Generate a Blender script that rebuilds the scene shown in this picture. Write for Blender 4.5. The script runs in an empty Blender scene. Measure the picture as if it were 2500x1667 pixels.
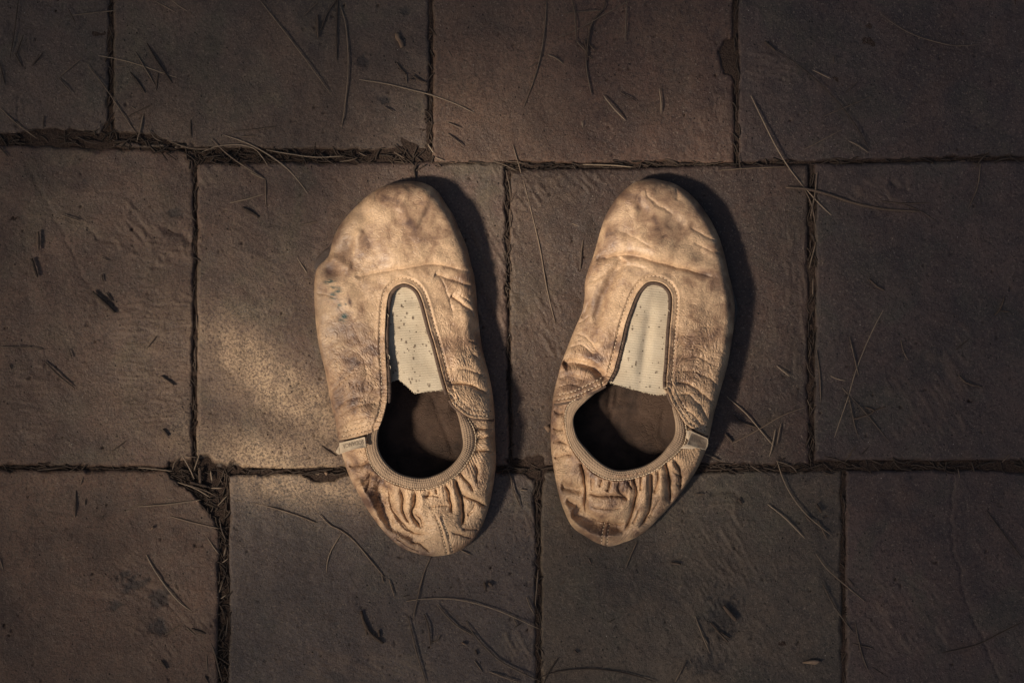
import bpy, math, random
import numpy as np
from mathutils import Vector

# ------------------------------------------------------------------ camera, sky, sun
S = 0.00025            # metres per photograph pixel on the ground (2500 x 1667)
CAM_H = 1.30
scene = bpy.context.scene
COL = scene.collection
cam_d = bpy.data.cameras.new('camera')
cam = bpy.data.objects.new('camera', cam_d); COL.objects.link(cam)
cam.location = (0, 0, CAM_H)
cam_d.sensor_width = 36.0
cam_d.lens = 36.0 * CAM_H / (2500 * S)
cam_d.clip_start = 0.02; cam_d.clip_end = 200
scene.camera = cam

SUN_EL = math.radians(42)
TO_SUN = Vector((-0.88 * math.cos(SUN_EL), -0.475 * math.cos(SUN_EL), math.sin(SUN_EL))).normalized()
world = bpy.data.worlds.new('World'); scene.world = world
world.use_nodes = True
wn = world.node_tree
bg = wn.nodes['Background']
sky = wn.nodes.new('ShaderNodeTexSky')
sky.sky_type = 'NISHITA'; sky.sun_disc = False
sky.sun_elevation = SUN_EL
sky.sun_rotation = math.atan2(TO_SUN.x, TO_SUN.y)
sky.air_density = 1.0; sky.dust_density = 4.0; sky.ozone_density = 0.4
wn.links.new(sky.outputs[0], bg.inputs[0])
bg.inputs[1].default_value = 0.05
sun_d = bpy.data.lights.new('sun', 'SUN'); sun = bpy.data.objects.new('sun', sun_d); COL.objects.link(sun)
sun_d.energy = 5.0; sun_d.angle = math.radians(6.0); sun_d.color = (1.0, 0.87, 0.71)
sun.rotation_euler = TO_SUN.to_track_quat('Z', 'Y').to_euler()
sun.location = TO_SUN * 5
scene.view_settings.view_transform = 'Standard'
scene.view_settings.look = 'None'
scene.view_settings.exposure = 0.35
scene.view_settings.gamma = 1.0

# ------------------------------------------------------------------ helpers
rng = np.random.default_rng(7)
random.seed(7)

def W(px, py, z):
    """photograph pixel + real height -> world point (undoes the perspective of the height)"""
    px = np.asarray(px, float); py = np.asarray(py, float); z = np.asarray(z, float)
    f = 1.0 - z / CAM_H
    return np.stack([(px - 1250) * S * f, (833.5 - py) * S * f, z + 0 * px], -1)

_lat = {}
def vnoise(x, y, seed=0):
    if seed not in _lat:
        _lat[seed] = np.random.default_rng(1000 + seed).random((256, 256)) * 2 - 1
    L = _lat[seed]
    xi = np.floor(x).astype(int); yi = np.floor(y).astype(int)
    fx = x - xi; fy = y - yi
    fx = fx * fx * fx * (fx * (fx * 6 - 15) + 10); fy = fy * fy * fy * (fy * (fy * 6 - 15) + 10)
    a = L[xi % 256, yi % 256]; b = L[(xi + 1) % 256, yi % 256]
    c = L[xi % 256, (yi + 1) % 256]; d = L[(xi + 1) % 256, (yi + 1) % 256]
    return (a * (1 - fx) + b * fx) * (1 - fy) + (c * (1 - fx) + d * fx) * fy

def fbm(x, y, seed=0, octv=4, gain=0.5):
    s = 0; a = 1; f = 1
    for o in range(octv):
        s = s + a * vnoise(x * f + 17.3 * o, y * f + 9.1 * o, seed + o); a *= gain; f *= 2.03
    return s

def sstep(a, b, x):
    t = np.clip((x - a) / (b - a), 0, 1); return t * t * (3 - 2 * t)

def catmull(pts, n=14, closed=False):
    p = np.asarray(pts, float); N = len(p)
    if N == 2 and not closed:
        t = np.linspace(0, 1, n + 1)[:, None]; return p[0] * (1 - t) + p[1] * t
    if closed: q = np.vstack([p[-1], p, p[0], p[1]])
    else: q = np.vstack([2 * p[0] - p[1], p, 2 * p[-1] - p[-2]])
    out = []
    t = np.linspace(0, 1, n, endpoint=False)[:, None]
    for i in range(1, len(q) - 2):
        a, b, c, d = q[i - 1], q[i], q[i + 1], q[i + 2]
        out.append(0.5 * ((2 * b) + (-a + c) * t + (2 * a - 5 * b + 4 * c - d) * t * t + (-a + 3 * b - 3 * c + d) * t ** 3))
    if not closed: out.append(p[-1:])
    return np.vstack(out)

def arclen(p):
    return np.concatenate([[0], np.cumsum(np.linalg.norm(np.diff(p, axis=0), axis=1))])

def resample(p, n, keys=None):
    """n points along the polyline; keys: list of (param 0..1, point) matched to the nearest place"""
    p = np.asarray(p, float); s = arclen(p); s = s / s[-1]
    t = np.linspace(0, 1, n)
    if keys:
        ks = [0.0]; kt = [0.0]
        for u, pt in keys:
            i = np.argmin(((p - np.asarray(pt)) ** 2).sum(1)); ks.append(s[i]); kt.append(u)
        ks.append(1.0); kt.append(1.0)
        # smooth monotone warp
        t2 = np.interp(t, kt, ks)
        k = np.ones(61) / 61.0
        pad = np.concatenate([2 * t2[0] - t2[30:0:-1], t2, 2 * t2[-1] - t2[-2:-32:-1]])
        if n > 200: t2 = np.convolve(pad, k, 'valid')
        t = t2; t[0] = 0; t[-1] = 1
    return np.stack([np.interp(t, s, p[:, k]) for k in range(p.shape[1])], -1)

def polydist(P, poly, signed=False):
    """distance of points P (N,2) to a polyline; optional sign (+ = right of travel in px space) and param"""
    P = np.asarray(P, float); A = poly[:-1]; B = poly[1:]
    best = np.full(len(P), 1e18); sg = np.zeros(len(P)); tt = np.zeros(len(P))
    L = arclen(poly); tot = L[-1]
    for i in range(len(A)):
        ab = B[i] - A[i]; l2 = ab @ ab
        if l2 < 1e-12: continue
        ap = P - A[i]
        t = np.clip((ap @ ab) / l2, 0, 1)
        d = ap - t[:, None] * ab
        d2 = (d * d).sum(1)
        m = d2 < best
        best[m] = d2[m]
        sg[m] = np.sign(ab[0] * ap[m, 1] - ab[1] * ap[m, 0])
        tt[m] = (L[i] + t[m] * (L[i + 1] - L[i])) / tot
    return np.sqrt(best), sg, tt

def inpoly(P, poly):
    x, y = P[:, 0], P[:, 1]; c = np.zeros(len(P), bool); n = len(poly); j = n - 1
    for i in range(n):
        xi, yi = poly[i]; xj, yj = poly[j]
        if yi != yj:
            c ^= ((yi > y) != (yj > y)) & (x < (xj - xi) * (y - yi) / (yj - yi) + xi)
        j = i
    return c

class TPS:
    def __init__(self, pts):
        p = np.asarray(pts, float); X = p[:, :2] / 300.0; n = len(X)
        K = self.phi(np.linalg.norm(X[:, None] - X[None], axis=-1)) + np.eye(n) * 1e-3
        Q = np.hstack([np.ones((n, 1)), X])
        A = np.block([[K, Q], [Q.T, np.zeros((3, 3))]])
        self.w = np.linalg.solve(A, np.vstack([p[:, 2:], np.zeros((3, p.shape[1] - 2))])); self.X = X
    @staticmethod
    def phi(r): return np.where(r > 1e-9, r * r * np.log(np.maximum(r, 1e-9)), 0)
    def __call__(self, P):
        P = np.asarray(P, float) / 300.0
        K = self.phi(np.linalg.norm(P[:, None] - self.X[None], axis=-1))
        return np.hstack([K, np.ones((len(P), 1)), P]) @ self.w

def mesh_obj(name, V, F, mat, parent=None, smooth=True, attrs=None, loc=None):
    me = bpy.data.meshes.new(name)
    V = np.asarray(V, float).reshape(-1, 3)
    if parent is not None: V = V - np.array(parent_loc(parent))
    if loc is not None: V = V - np.array(loc)
    F = np.asarray(F)
    me.vertices.add(len(V)); me.vertices.foreach_set('co', V.astype(np.float32).ravel())
    k = F.shape[1]
    me.loops.add(F.size); me.loops.foreach_set('vertex_index', F.astype(np.int32).ravel())
    me.polygons.add(len(F)); me.polygons.foreach_set('loop_start', np.arange(0, F.size, k, dtype=np.int32))
    me.update(calc_edges=True)
    if smooth: me.polygons.foreach_set('use_smooth', np.ones(len(F), bool))
    if attrs:
        for an, av in attrs.items():
            a = me.attributes.new(an, 'FLOAT', 'POINT'); a.data.foreach_set('value', np.asarray(av, np.float32).ravel())
    me.materials.append(mat)
    me.validate()
    o = bpy.data.objects.new(name, me); COL.objects.link(o)
    if parent is not None: o.parent = parent
    if loc is not None: o.location = loc
    return o

def parent_loc(o):
    l = Vector((0, 0, 0))
    while o is not None: l = l + o.location; o = o.parent
    return l

def gridF(nu, nv, off=0, wrap=False):
    i = np.arange(nu if wrap else nu - 1)[:, None]; j = np.arange(nv - 1)[None]
    i2 = (i + 1) % nu
    a = i * nv + j; b = i2 * nv + j; c = i2 * nv + j + 1; d = i * nv + j + 1
    return (np.stack([a, b, c, d], -1).reshape(-1, 4) + off)

def tube(P, r, sides=6, cap=True):
    """P (n,3), r scalar or (n,); returns V,F"""
    P = np.asarray(P, float); n = len(P); r = np.broadcast_to(np.asarray(r, float), (n,))
    T = np.gradient(P, axis=0); T /= np.maximum(np.linalg.norm(T, axis=1, keepdims=True), 1e-12)
    up = np.array([0, 0, 1.0]); N = np.cross(T, up); ln = np.linalg.norm(N, axis=1, keepdims=True)
    N = np.where(ln > 1e-6, N / np.maximum(ln, 1e-9), np.array([1.0, 0, 0])); B = np.cross(N, T)
    a = np.linspace(0, 2 * math.pi, sides, endpoint=False)
    V = P[:, None] + r[:, None, None] * (np.cos(a)[None, :, None] * N[:, None] + np.sin(a)[None, :, None] * B[:, None])
    i = np.arange(n - 1)[:, None]; j = np.arange(sides)[None]; j2 = (j + 1) % sides
    F = np.stack([i * sides + j, i * sides + j2, (i + 1) * sides + j2, (i + 1) * sides + j], -1).reshape(-1, 4)
    return V.reshape(-1, 3), F

class Bag:
    def __init__(self): self.V = []; self.F = []; self.n = 0
    def add(self, V, F): self.V.append(V); self.F.append(np.asarray(F) + self.n); self.n += len(V)
    def obj(self, name, mat, parent=None, kind=None, smooth=True, loc=None):
        o = mesh_obj(name, np.vstack(self.V), np.vstack(self.F), mat, parent, smooth, loc=loc)
        if kind: o['kind'] = kind
        return o

# ------------------------------------------------------------------ materials
class NT:
    def __init__(self, name):
        self.m = bpy.data.materials.new(name); self.m.use_nodes = True
        self.t = self.m.node_tree; self.b = self.t.nodes['Principled BSDF']
        self.tc = None
    def n(self, typ, **kw):
        nd = self.t.nodes.new(typ)
        for k, v in kw.items():
            if k.startswith('_'): setattr(nd, k[1:], v)
        for k, v in kw.items():
            if not k.startswith('_'):
                key = int(k[1:]) if k[0] == 'i' and k[1:].isdigit() else k.replace('__', ' ')
                self.set(nd.inputs[key], v)
        return nd
    def set(self, sock, v):
        if isinstance(v, bpy.types.NodeSocket): self.t.links.new(v, sock)
        elif isinstance(v, bpy.types.Node): self.t.links.new(v.outputs[0], sock)
        else:
            if isinstance(v, tuple) and len(v) == 3 and sock.type == 'RGBA': v = v + (1,)
            sock.default_value = v
    def coord(self):
        if not self.tc: self.tc = self.n('ShaderNodeTexCoord')
        return self.tc.outputs['Object']
    def map(self, scale, rot=(0, 0, 0), vec=None):
        return self.n('ShaderNodeMapping', Vector=vec or self.coord(), Scale=scale, Rotation=rot).outputs[0]
    def noise(self, scale, detail=4, rough=0.55, vec=None, dist=0.0):
        nd = self.n('ShaderNodeTexNoise', Scale=scale, Detail=detail, Roughness=rough, Distortion=dist, Vector=vec or self.coord())
        return nd.outputs['Fac']
    def voro(self, scale, vec=None, feature='F1', rand=1.0):
        nd = self.n('ShaderNodeTexVoronoi', _feature=feature, Scale=scale, Randomness=rand, Vector=vec or self.coord())
        return nd.outputs['Distance']
    def ramp(self, fac, *stops):
        nd = self.n('ShaderNodeValToRGB', Fac=fac); cr = nd.color_ramp
        while len(cr.elements) < len(stops): cr.elements.new(0.5)
        for e, (p, c) in zip(cr.elements, stops):
            e.position = p; e.color = (c + (1,)) if isinstance(c, tuple) else (c, c, c, 1)
        return nd.outputs[0]
    def mix(self, fac, a, b, mode='MIX'):
        nd = self.n('ShaderNodeMix', _data_type='RGBA', _blend_type=mode)
        self.set(nd.inputs[0], fac); self.set(nd.inputs[6], a); self.set(nd.inputs[7], b)
        return nd.outputs[2]
    def math(self, op, a, b=0.0, clamp=False):
        nd = self.n('ShaderNodeMath', _operation=op, _use_clamp=clamp, i0=a, i1=b); return nd.outputs[0]
    def attr(self, name): return self.n('ShaderNodeAttribute', _attribute_name=name).outputs['Fac']
    def bump(self, h, strength, dist, normal=None):
        nd = self.n('ShaderNodeBump', Strength=strength, Distance=dist, Height=h)
        if normal is not None: self.set(nd.inputs['Normal'], normal)
        return nd.outputs[0]
    def done(self, color, rough, normal=None, spec=0.5):
        self.set(self.b.inputs['Base Color'], color); self.set(self.b.inputs['Roughness'], rough)
        self.set(self.b.inputs['Specular IOR Level'], spec)
        if normal is not None: self.set(self.b.inputs['Normal'], normal)
        return self.m

def m_leather(name, light, mid, dark, wr=1.0, matte=0.0):
    t = NT(name)
    big = t.noise(28, 3, 0.55, dist=0.6); med = t.noise(95, 5, 0.62, dist=0.4); fine = t.noise(900, 3, 0.6)
    f = t.math('ADD', t.math('MULTIPLY', big, 0.62), t.math('MULTIPLY', med, 0.48))
    col = t.ramp(f, (0.395, dark), (0.485, mid), (0.59, light))
    col = t.mix(t.math('MULTIPLY', t.attr('stain'), 1.0, True), col, dark)  # stain holds real marks and painted shade alike
    col = t.mix(t.ramp(fine, (0.38, 0.30), (0.6, 0.0)), col, t.mix(0.55, dark, (0.12, 0.07, 0.045)))
    # dirt specks of several sizes
    sp = t.ramp(t.voro(520), (0.05, 1.0), (0.10, 0.0))
    spm = t.ramp(t.noise(70, 2), (0.50, 0.0), (0.60, 1.0))
    col = t.mix(t.math('MULTIPLY', t.math('MULTIPLY', sp, spm), 0.85), col, (0.045, 0.028, 0.018))
    sp2 = t.ramp(t.voro(230), (0.025, 1.0), (0.05, 0.0))
    col = t.mix(t.math('MULTIPLY', sp2, 0.8), col, (0.05, 0.03, 0.02))
    col = t.mix(t.math('MULTIPLY', t.attr('teal'), t.ramp(t.noise(420, 3, vec=t.map((0.5, 2.2, 1))), (0.40, 0.0), (0.52, 1.0))), col, (0.016, 0.052, 0.047))
    # grain: creased skin + pores
    warp = t.n('ShaderNodeVectorMath', _operation='ADD', i0=t.coord(), i1=t.n('ShaderNodeVectorMath', _operation='SCALE', i0=t.n('ShaderNodeTexNoise', Scale=130.0, Detail=3.0, Vector=t.coord()).outputs['Color'], Scale=0.006).outputs[0]).outputs[0]
    ln = t.ramp(t.voro(170, vec=t.map((1.0, 2.4, 1), (0, 0, 0.4), warp), feature='DISTANCE_TO_EDGE'), (0.0, 0.0), (0.07, 1.0))
    ln2 = t.ramp(t.voro(420, vec=t.map((1.0, 1.7, 1), (0, 0, -0.5), warp), feature='DISTANCE_TO_EDGE'), (0.0, 0.0), (0.10, 1.0))
    lnm = t.ramp(t.noise(45, 2), (0.38, 0.15), (0.62, 1.0))
    h = t.math('ADD', t.math('MULTIPLY', t.math('MULTIPLY', ln, lnm), 0.40), t.math('MULTIPLY', t.math('MULTIPLY', ln2, lnm), 0.12))
    h = t.math('ADD', h, t.math('MULTIPLY', t.noise(240, 6, 0.6, vec=t.map((1.0, 3.2, 1), (0, 0, 0.35)), dist=1.6), 0.45))
    h = t.math('ADD', h, t.math('MULTIPLY', t.noise(1700, 2), 0.22))
    nrm = t.bump(h, 0.6 * wr, 0.0006)
    return t.done(col, t.ramp(med, (0.35, 0.40 + matte), (0.65, 0.54 + matte)), nrm, 0.5 - matte)

def m_tile():
    t = NT('slate_tile')
    oi = t.n('ShaderNodeObjectInfo').outputs['Random']
    off = t.n('ShaderNodeVectorMath', _operation='ADD', i0=t.coord(), i1=t.n('ShaderNodeCombineXYZ', X=t.math('MULTIPLY', oi, 13.0), Y=t.math('MULTIPLY', oi, 7.0)).outputs[0]).outputs[0]
    big = t.noise(16, 4, 0.6, off, 0.5); med = t.noise(75, 6, 0.65, off, 0.3); fine = t.noise(520, 5, 0.75, off); gr = t.noise(820, 3, 0.7, off)
    f = t.math('ADD', t.math('MULTIPLY', big, 0.55), t.math('MULTIPLY', med, 0.5))
    hue = t.ramp(oi, (0.0, (0.068, 0.040, 0.033)), (0.35, (0.080, 0.048, 0.040)), (0.6, (0.075, 0.045, 0.034)), (1.0, (0.068, 0.044, 0.040)))
    hn = t.noise(22, 3, 0.6, off, 0.8)
    hue = t.mix(t.ramp(hn, (0.40, 0.75), (0.52, 0.0)), hue, (0.083, 0.046, 0.034))
    hue = t.mix(t.ramp(hn, (0.52, 0.0), (0.66, 0.8)), hue, (0.066, 0.054, 0.036))
    wa = t.attr('warm')
    hue = t.mix(t.math('MAXIMUM', wa, 0.0), hue, (0.086, 0.047, 0.033))
    hue = t.mix(t.math('MAXIMUM', t.math('MULTIPLY', wa, -1.0), 0.0), hue, (0.064, 0.052, 0.035))
    drk = t.mix(1.0, hue, (0.50, 0.49, 0.52), 'MULTIPLY')
    lgt = t.mix(1.0, hue, (1.50, 1.45, 1.32), 'MULTIPLY')
    col = t.mix(t.ramp(f, (0.36, 0.0), (0.66, 1.0)), drk, lgt)
    col = t.mix(t.math('MULTIPLY', t.attr('tint'), 0.85), col, t.mix(t.ramp(f, (0.36, 0.0), (0.66, 1.0)), (0.040, 0.033, 0.033), (0.070, 0.057, 0.056)))
    col = t.mix(t.ramp(fine, (0.36, 1.0), (0.52, 0.0)), col, drk)
    col = t.mix(t.math('MULTIPLY', t.attr('scuff'), 0.5), col, t.mix(0.4, lgt, (0.12, 0.088, 0.062)))
    col = t.n('ShaderNodeVectorMath', _operation='SCALE', i0=col, Scale=t.attr('tone')).outputs[0]
    # pale mineral grains, sand with the painted sun patch and dark pits
    col = t.mix(t.math('MULTIPLY', t.ramp(gr, (0.58, 0.0), (0.68, 1.0)), 0.55), col, (0.26, 0.195, 0.14))
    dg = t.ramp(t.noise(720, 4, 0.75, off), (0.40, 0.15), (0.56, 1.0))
    col = t.mix(t.math('MULTIPLY', t.math('MULTIPLY', t.attr('dust_sun_patch'), dg), 0.95, True), col, (0.55, 0.375, 0.225))
    pit = t.ramp(t.voro(190, off), (0.06, 1.0), (0.12, 0.0))
    pitm = t.ramp(t.noise(35, 2, 0.5, off), (0.42, 0.0), (0.56, 1.0))
    pitf = t.math('MULTIPLY', pit, pitm)
    col = t.mix(t.math('MULTIPLY', pitf, 0.85), col, (0.016, 0.011, 0.009))
    col = t.mix(t.attr('dark'), col, (0.026, 0.020, 0.018))
    wht = t.ramp(t.voro(110, off), (0.022, 1.0), (0.034, 0.0))
    col = t.mix(t.math('MULTIPLY', wht, 0.85), col, (0.45, 0.39, 0.32))
    h = t.math('ADD', t.math('MULTIPLY', med, 0.9), t.math('MULTIPLY', fine, 0.42))
    h = t.math('ADD', h, t.math('MULTIPLY', gr, 0.34)); h = t.math('SUBTRACT', h, t.math('MULTIPLY', pitf, 0.5))
    nrm = t.bump(h, 0.9, 0.0014)
    rough = t.ramp(med, (0.3, 0.45), (0.7, 0.68))
    return t.done(col, rough, nrm, 0.45)

def m_soil():
    t = NT('joint_soil')
    n = t.noise(900, 5, 0.7); col = t.ramp(n, (0.35, (0.034, 0.022, 0.017)), (0.58, (0.085, 0.056, 0.042)), (0.75, (0.12, 0.085, 0.062)))
    return t.done(col, 0.95, t.bump(n, 1.0, 0.002), 0.2)

def m_plain(name, a, b, scale=600, rough=0.7, bump=0.4, spec=0.3, stretch=(1, 1, 1)):
    t = NT(name); v = t.map(stretch)
    oi = t.n('ShaderNodeObjectInfo').outputs['Random']
    n = t.noise(scale, 3, 0.6, v)
    f = t.math('ADD', t.math('MULTIPLY', n, 0.7), t.math('MULTIPLY', oi, 0.35))
    return t.done(t.ramp(f, (0.25, a), (0.75, b)), rough, t.bump(n, bump, 0.0004), spec)

def m_fabric(name, a, b, stain, pitch_attr=True, specks=True):
    t = NT(name)
    n = t.noise(60, 3, 0.6); fine = t.noise(1500, 3, 0.6)
    col = t.mix(t.ramp(n, (0.42, 0.0), (0.68, 0.55)), a, b)
    col = t.mix(t.ramp(fine, (0.35, 0.35), (0.6, 0.0)), col, b)
    if specks:
        sp = t.ramp(t.voro(270), (0.10, 1.0), (0.15, 0.0)); spm = t.ramp(t.noise(90, 2), (0.36, 0.0), (0.46, 1.0))
        col = t.mix(t.math('MULTIPLY', t.math('MULTIPLY', sp, spm), 0.9), col, (0.05, 0.03, 0.02))
    col = t.mix(t.attr('stain'), col, stain)  # covers real spots as well as painted shade
    return t.done(col, 0.85, t.bump(fine, 0.5, 0.0003), 0.2)

LEATHER = m_leather('worn_tan_leather', (0.60, 0.400, 0.238), (0.355, 0.217, 0.128), (0.110, 0.062, 0.045))
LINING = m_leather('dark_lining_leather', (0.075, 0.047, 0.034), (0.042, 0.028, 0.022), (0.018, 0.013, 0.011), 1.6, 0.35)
SOLE = m_leather('dark_sole_leather', (0.075, 0.05, 0.038), (0.05, 0.033, 0.026), (0.025, 0.018, 0.015))
TILE = m_tile(); SOIL = m_soil()
ELASTIC = m_fabric('cream_elastic', (0.57, 0.475, 0.345), (0.42, 0.325, 0.22), (0.085, 0.055, 0.038))
BINDING = m_fabric('ribbed_binding', (0.34, 0.24, 0.16), (0.22, 0.15, 0.10), (0.17, 0.11, 0.075), specks=False)
TAGM = m_fabric('pale_label_cloth', (0.50, 0.40, 0.29), (0.38, 0.29, 0.205), (0.13, 0.095, 0.07), specks=False)
THREAD = m_plain('sewing_thread', (0.52, 0.39, 0.26), (0.68, 0.53, 0.37), 900, 0.8)
TRIM = m_plain('brown_edge_cord', (0.05, 0.032, 0.024), (0.11, 0.072, 0.052), 900, 0.85)
INK = m_plain('label_ink', (0.14, 0.105, 0.08), (0.24, 0.18, 0.13), 900, 0.9)
NEEDLE = m_plain('dry_needle', (0.055, 0.038, 0.028), (0.20, 0.14, 0.095), 200, 0.6)
NEEDLE_PALE = m_plain('pale_dry_needle', (0.17, 0.12, 0.08), (0.30, 0.22, 0.15), 200, 0.6)
NEEDLE_DARK = m_plain('dark_dry_needle_and_hole_shade', (0.03, 0.021, 0.017), (0.085, 0.058, 0.042), 300, 0.8)
TWIG = m_plain('twig_bark', (0.03, 0.021, 0.017), (0.12, 0.082, 0.058), 500, 0.9, 0.9)
CHIP = m_plain('bark_chip_wood', (0.14, 0.085, 0.055), (0.30, 0.20, 0.13), 300, 0.85, 0.9)
GRIT = m_plain('grit_stone', (0.07, 0.05, 0.038), (0.30, 0.24, 0.18), 300, 0.8)

# ------------------------------------------------------------------ pavement
pave = bpy.data.objects.new('pavement', None); COL.objects.link(pave)
pave['kind'] = 'structure'

def plane_grid(x0, x1, y0, y1, n, zf):
    x, y = np.meshgrid(np.linspace(x0, x1, n), np.linspace(y0, y1, n), indexing='ij')
    return W(x.ravel(), y.ravel(), zf(x.ravel(), y.ravel())), gridF(n, n)
V, F = plane_grid(-2600, 5100, -2600, 4300, 330, lambda x, y: -0.0020 + 0.0007 * fbm(x / 40, y / 40, 3) + 0.0005 * fbm(x / 12, y / 12, 5))
soil = mesh_obj('joint_bed', V, F, SOIL, pave)

# chips broken out of tile edges: (polygon, depth m)
CHIPS = [
    ([(418, 1128), (452, 1118), (490, 1108), (515, 1112), (535, 1138), (560, 1140), (556, 1190), (430, 1190)], 0.0034),
    ([(400, 1145), (428, 1172), (470, 1205), (500, 1250), (522, 1275), (540, 1335), (556, 1340), (556, 1120), (420, 1120)], 0.0032),
    ([(250, 300), (295, 322), (360, 328), (420, 345), (470, 362), (470, 350), (430, 366), (330, 352), (240, 348)], 0.0030),
    ([(40, 318), (130, 308), (240, 326), (262, 330), (262, 346), (30, 346)], 0.0026),
    ([(740, 1166), (790, 1176), (830, 1170), (850, 1165), (850, 1150), (740, 1150)], 0.0035),
    ([(1230, 1120), (1262, 1150), (1300, 1165), (1330, 1180), (1330, 1110)], 0.0035),
    ([(1752, 115), (1768, 95), (1800, 90), (1800, 200), (1770, 180)], 0.003),
    ([(540, 1130), (565, 1122), (590, 1128), (600, 1145), (560, 1160)], 0.003),
]
# grooves / cracks in tiles: (polyline, width px, depth m)
CRACKS = [
    ([(60, 395), (100, 470), (150, 560), (190, 650), (225, 710), (242, 770)], 4, 0.0004),
    ([(45, 235), (44, 310)], 3, 0.0006),
    ([(2330, 1160), (2322, 1255), (2328, 1340), (2345, 1400), (2362, 1480), (2400, 1560), (2440, 1660)], 3.5, 0.0006),
    ([(215, 555), (245, 585), (285, 595)], 5, 0.0007),
    ([(410, 565), (445, 575), (465, 590)], 9, 0.0016),
    ([(1480, 1205), (1560, 1200), (1640, 1212)], 5, 0.0004),
    ([(1740, 1205), (1790, 1200), (1812, 1230)], 5, 0.0007),
    ([(2180, 440), (2195, 462), (2215, 445)], 8, 0.0012),
]
# flaked, striated patches: (x, y, rx, ry, direction deg in image, amplitude m, period px)
FLAKES = [
    (370, 880, 130, 230, 0, 0.0008, 11), (400, 610, 90, 60, 10, 0.0016, 26), (330, 560, 110, 70, 50, 0.0009, 22),
    (1210, 640, 55, 230, 62, 0.0012, 22), (1290, 450, 60, 50, 58, 0.0014, 18), (1400, 440, 90, 40, 48, 0.0016, 20), (1330, 800, 60, 70, 60, 0.0012, 20),
    (1760, 1370, 120, 130, 56, 0.0011, 13), (1700, 1560, 200, 140, 56, 0.0005, 14), (1870, 165, 70, 50, 15, 0.0011, 14),
    (1500, 1060, 120, 60, 58, 0.0008, 18), (1740, 330, 60, 110, 80, 0.0008, 14), (2290, 950, 120, 160, 58, 0.0008, 24),
    (2250, 1500, 130, 110, 55, 0.0009, 22), (330, 1430, 130, 90, 30, 0.0009, 22), (440, 1540, 110, 90, 50, 0.0009, 22),
    (1270, 1255, 40, 90, 70, 0.0011, 18), (480, 430, 80, 80, 55, 0.0006, 18), (1270, 1600, 45, 80, 60, 0.0014, 22),
    (880, 1640, 200, 60, 20, 0.0003, 22), (700, 640, 200, 200, 30, 0.0002, 16), (1950, 700, 60, 240, 85, 0.0007, 16),
    (1750, 1235, 70, 30, 5, 0.0012, 16), (2150, 470, 70, 40, 40, 0.0011, 18), (60, 1010, 120, 130, 4, 0.0006, 14),
]
DARKS = [(330, 1425, 45, 30), (395, 1460, 32, 30), (285, 1480, 26, 18), (1760, 1500, 60, 75), (390, 1530, 30, 25), (1720, 1620, 60, 40),
         (890, 145, 30, 18), (940, 245, 25, 12), (425, 520, 20, 14), (990, 26, 22, 20), (310, 1400, 26, 12), (2190, 450, 22, 14)]

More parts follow.
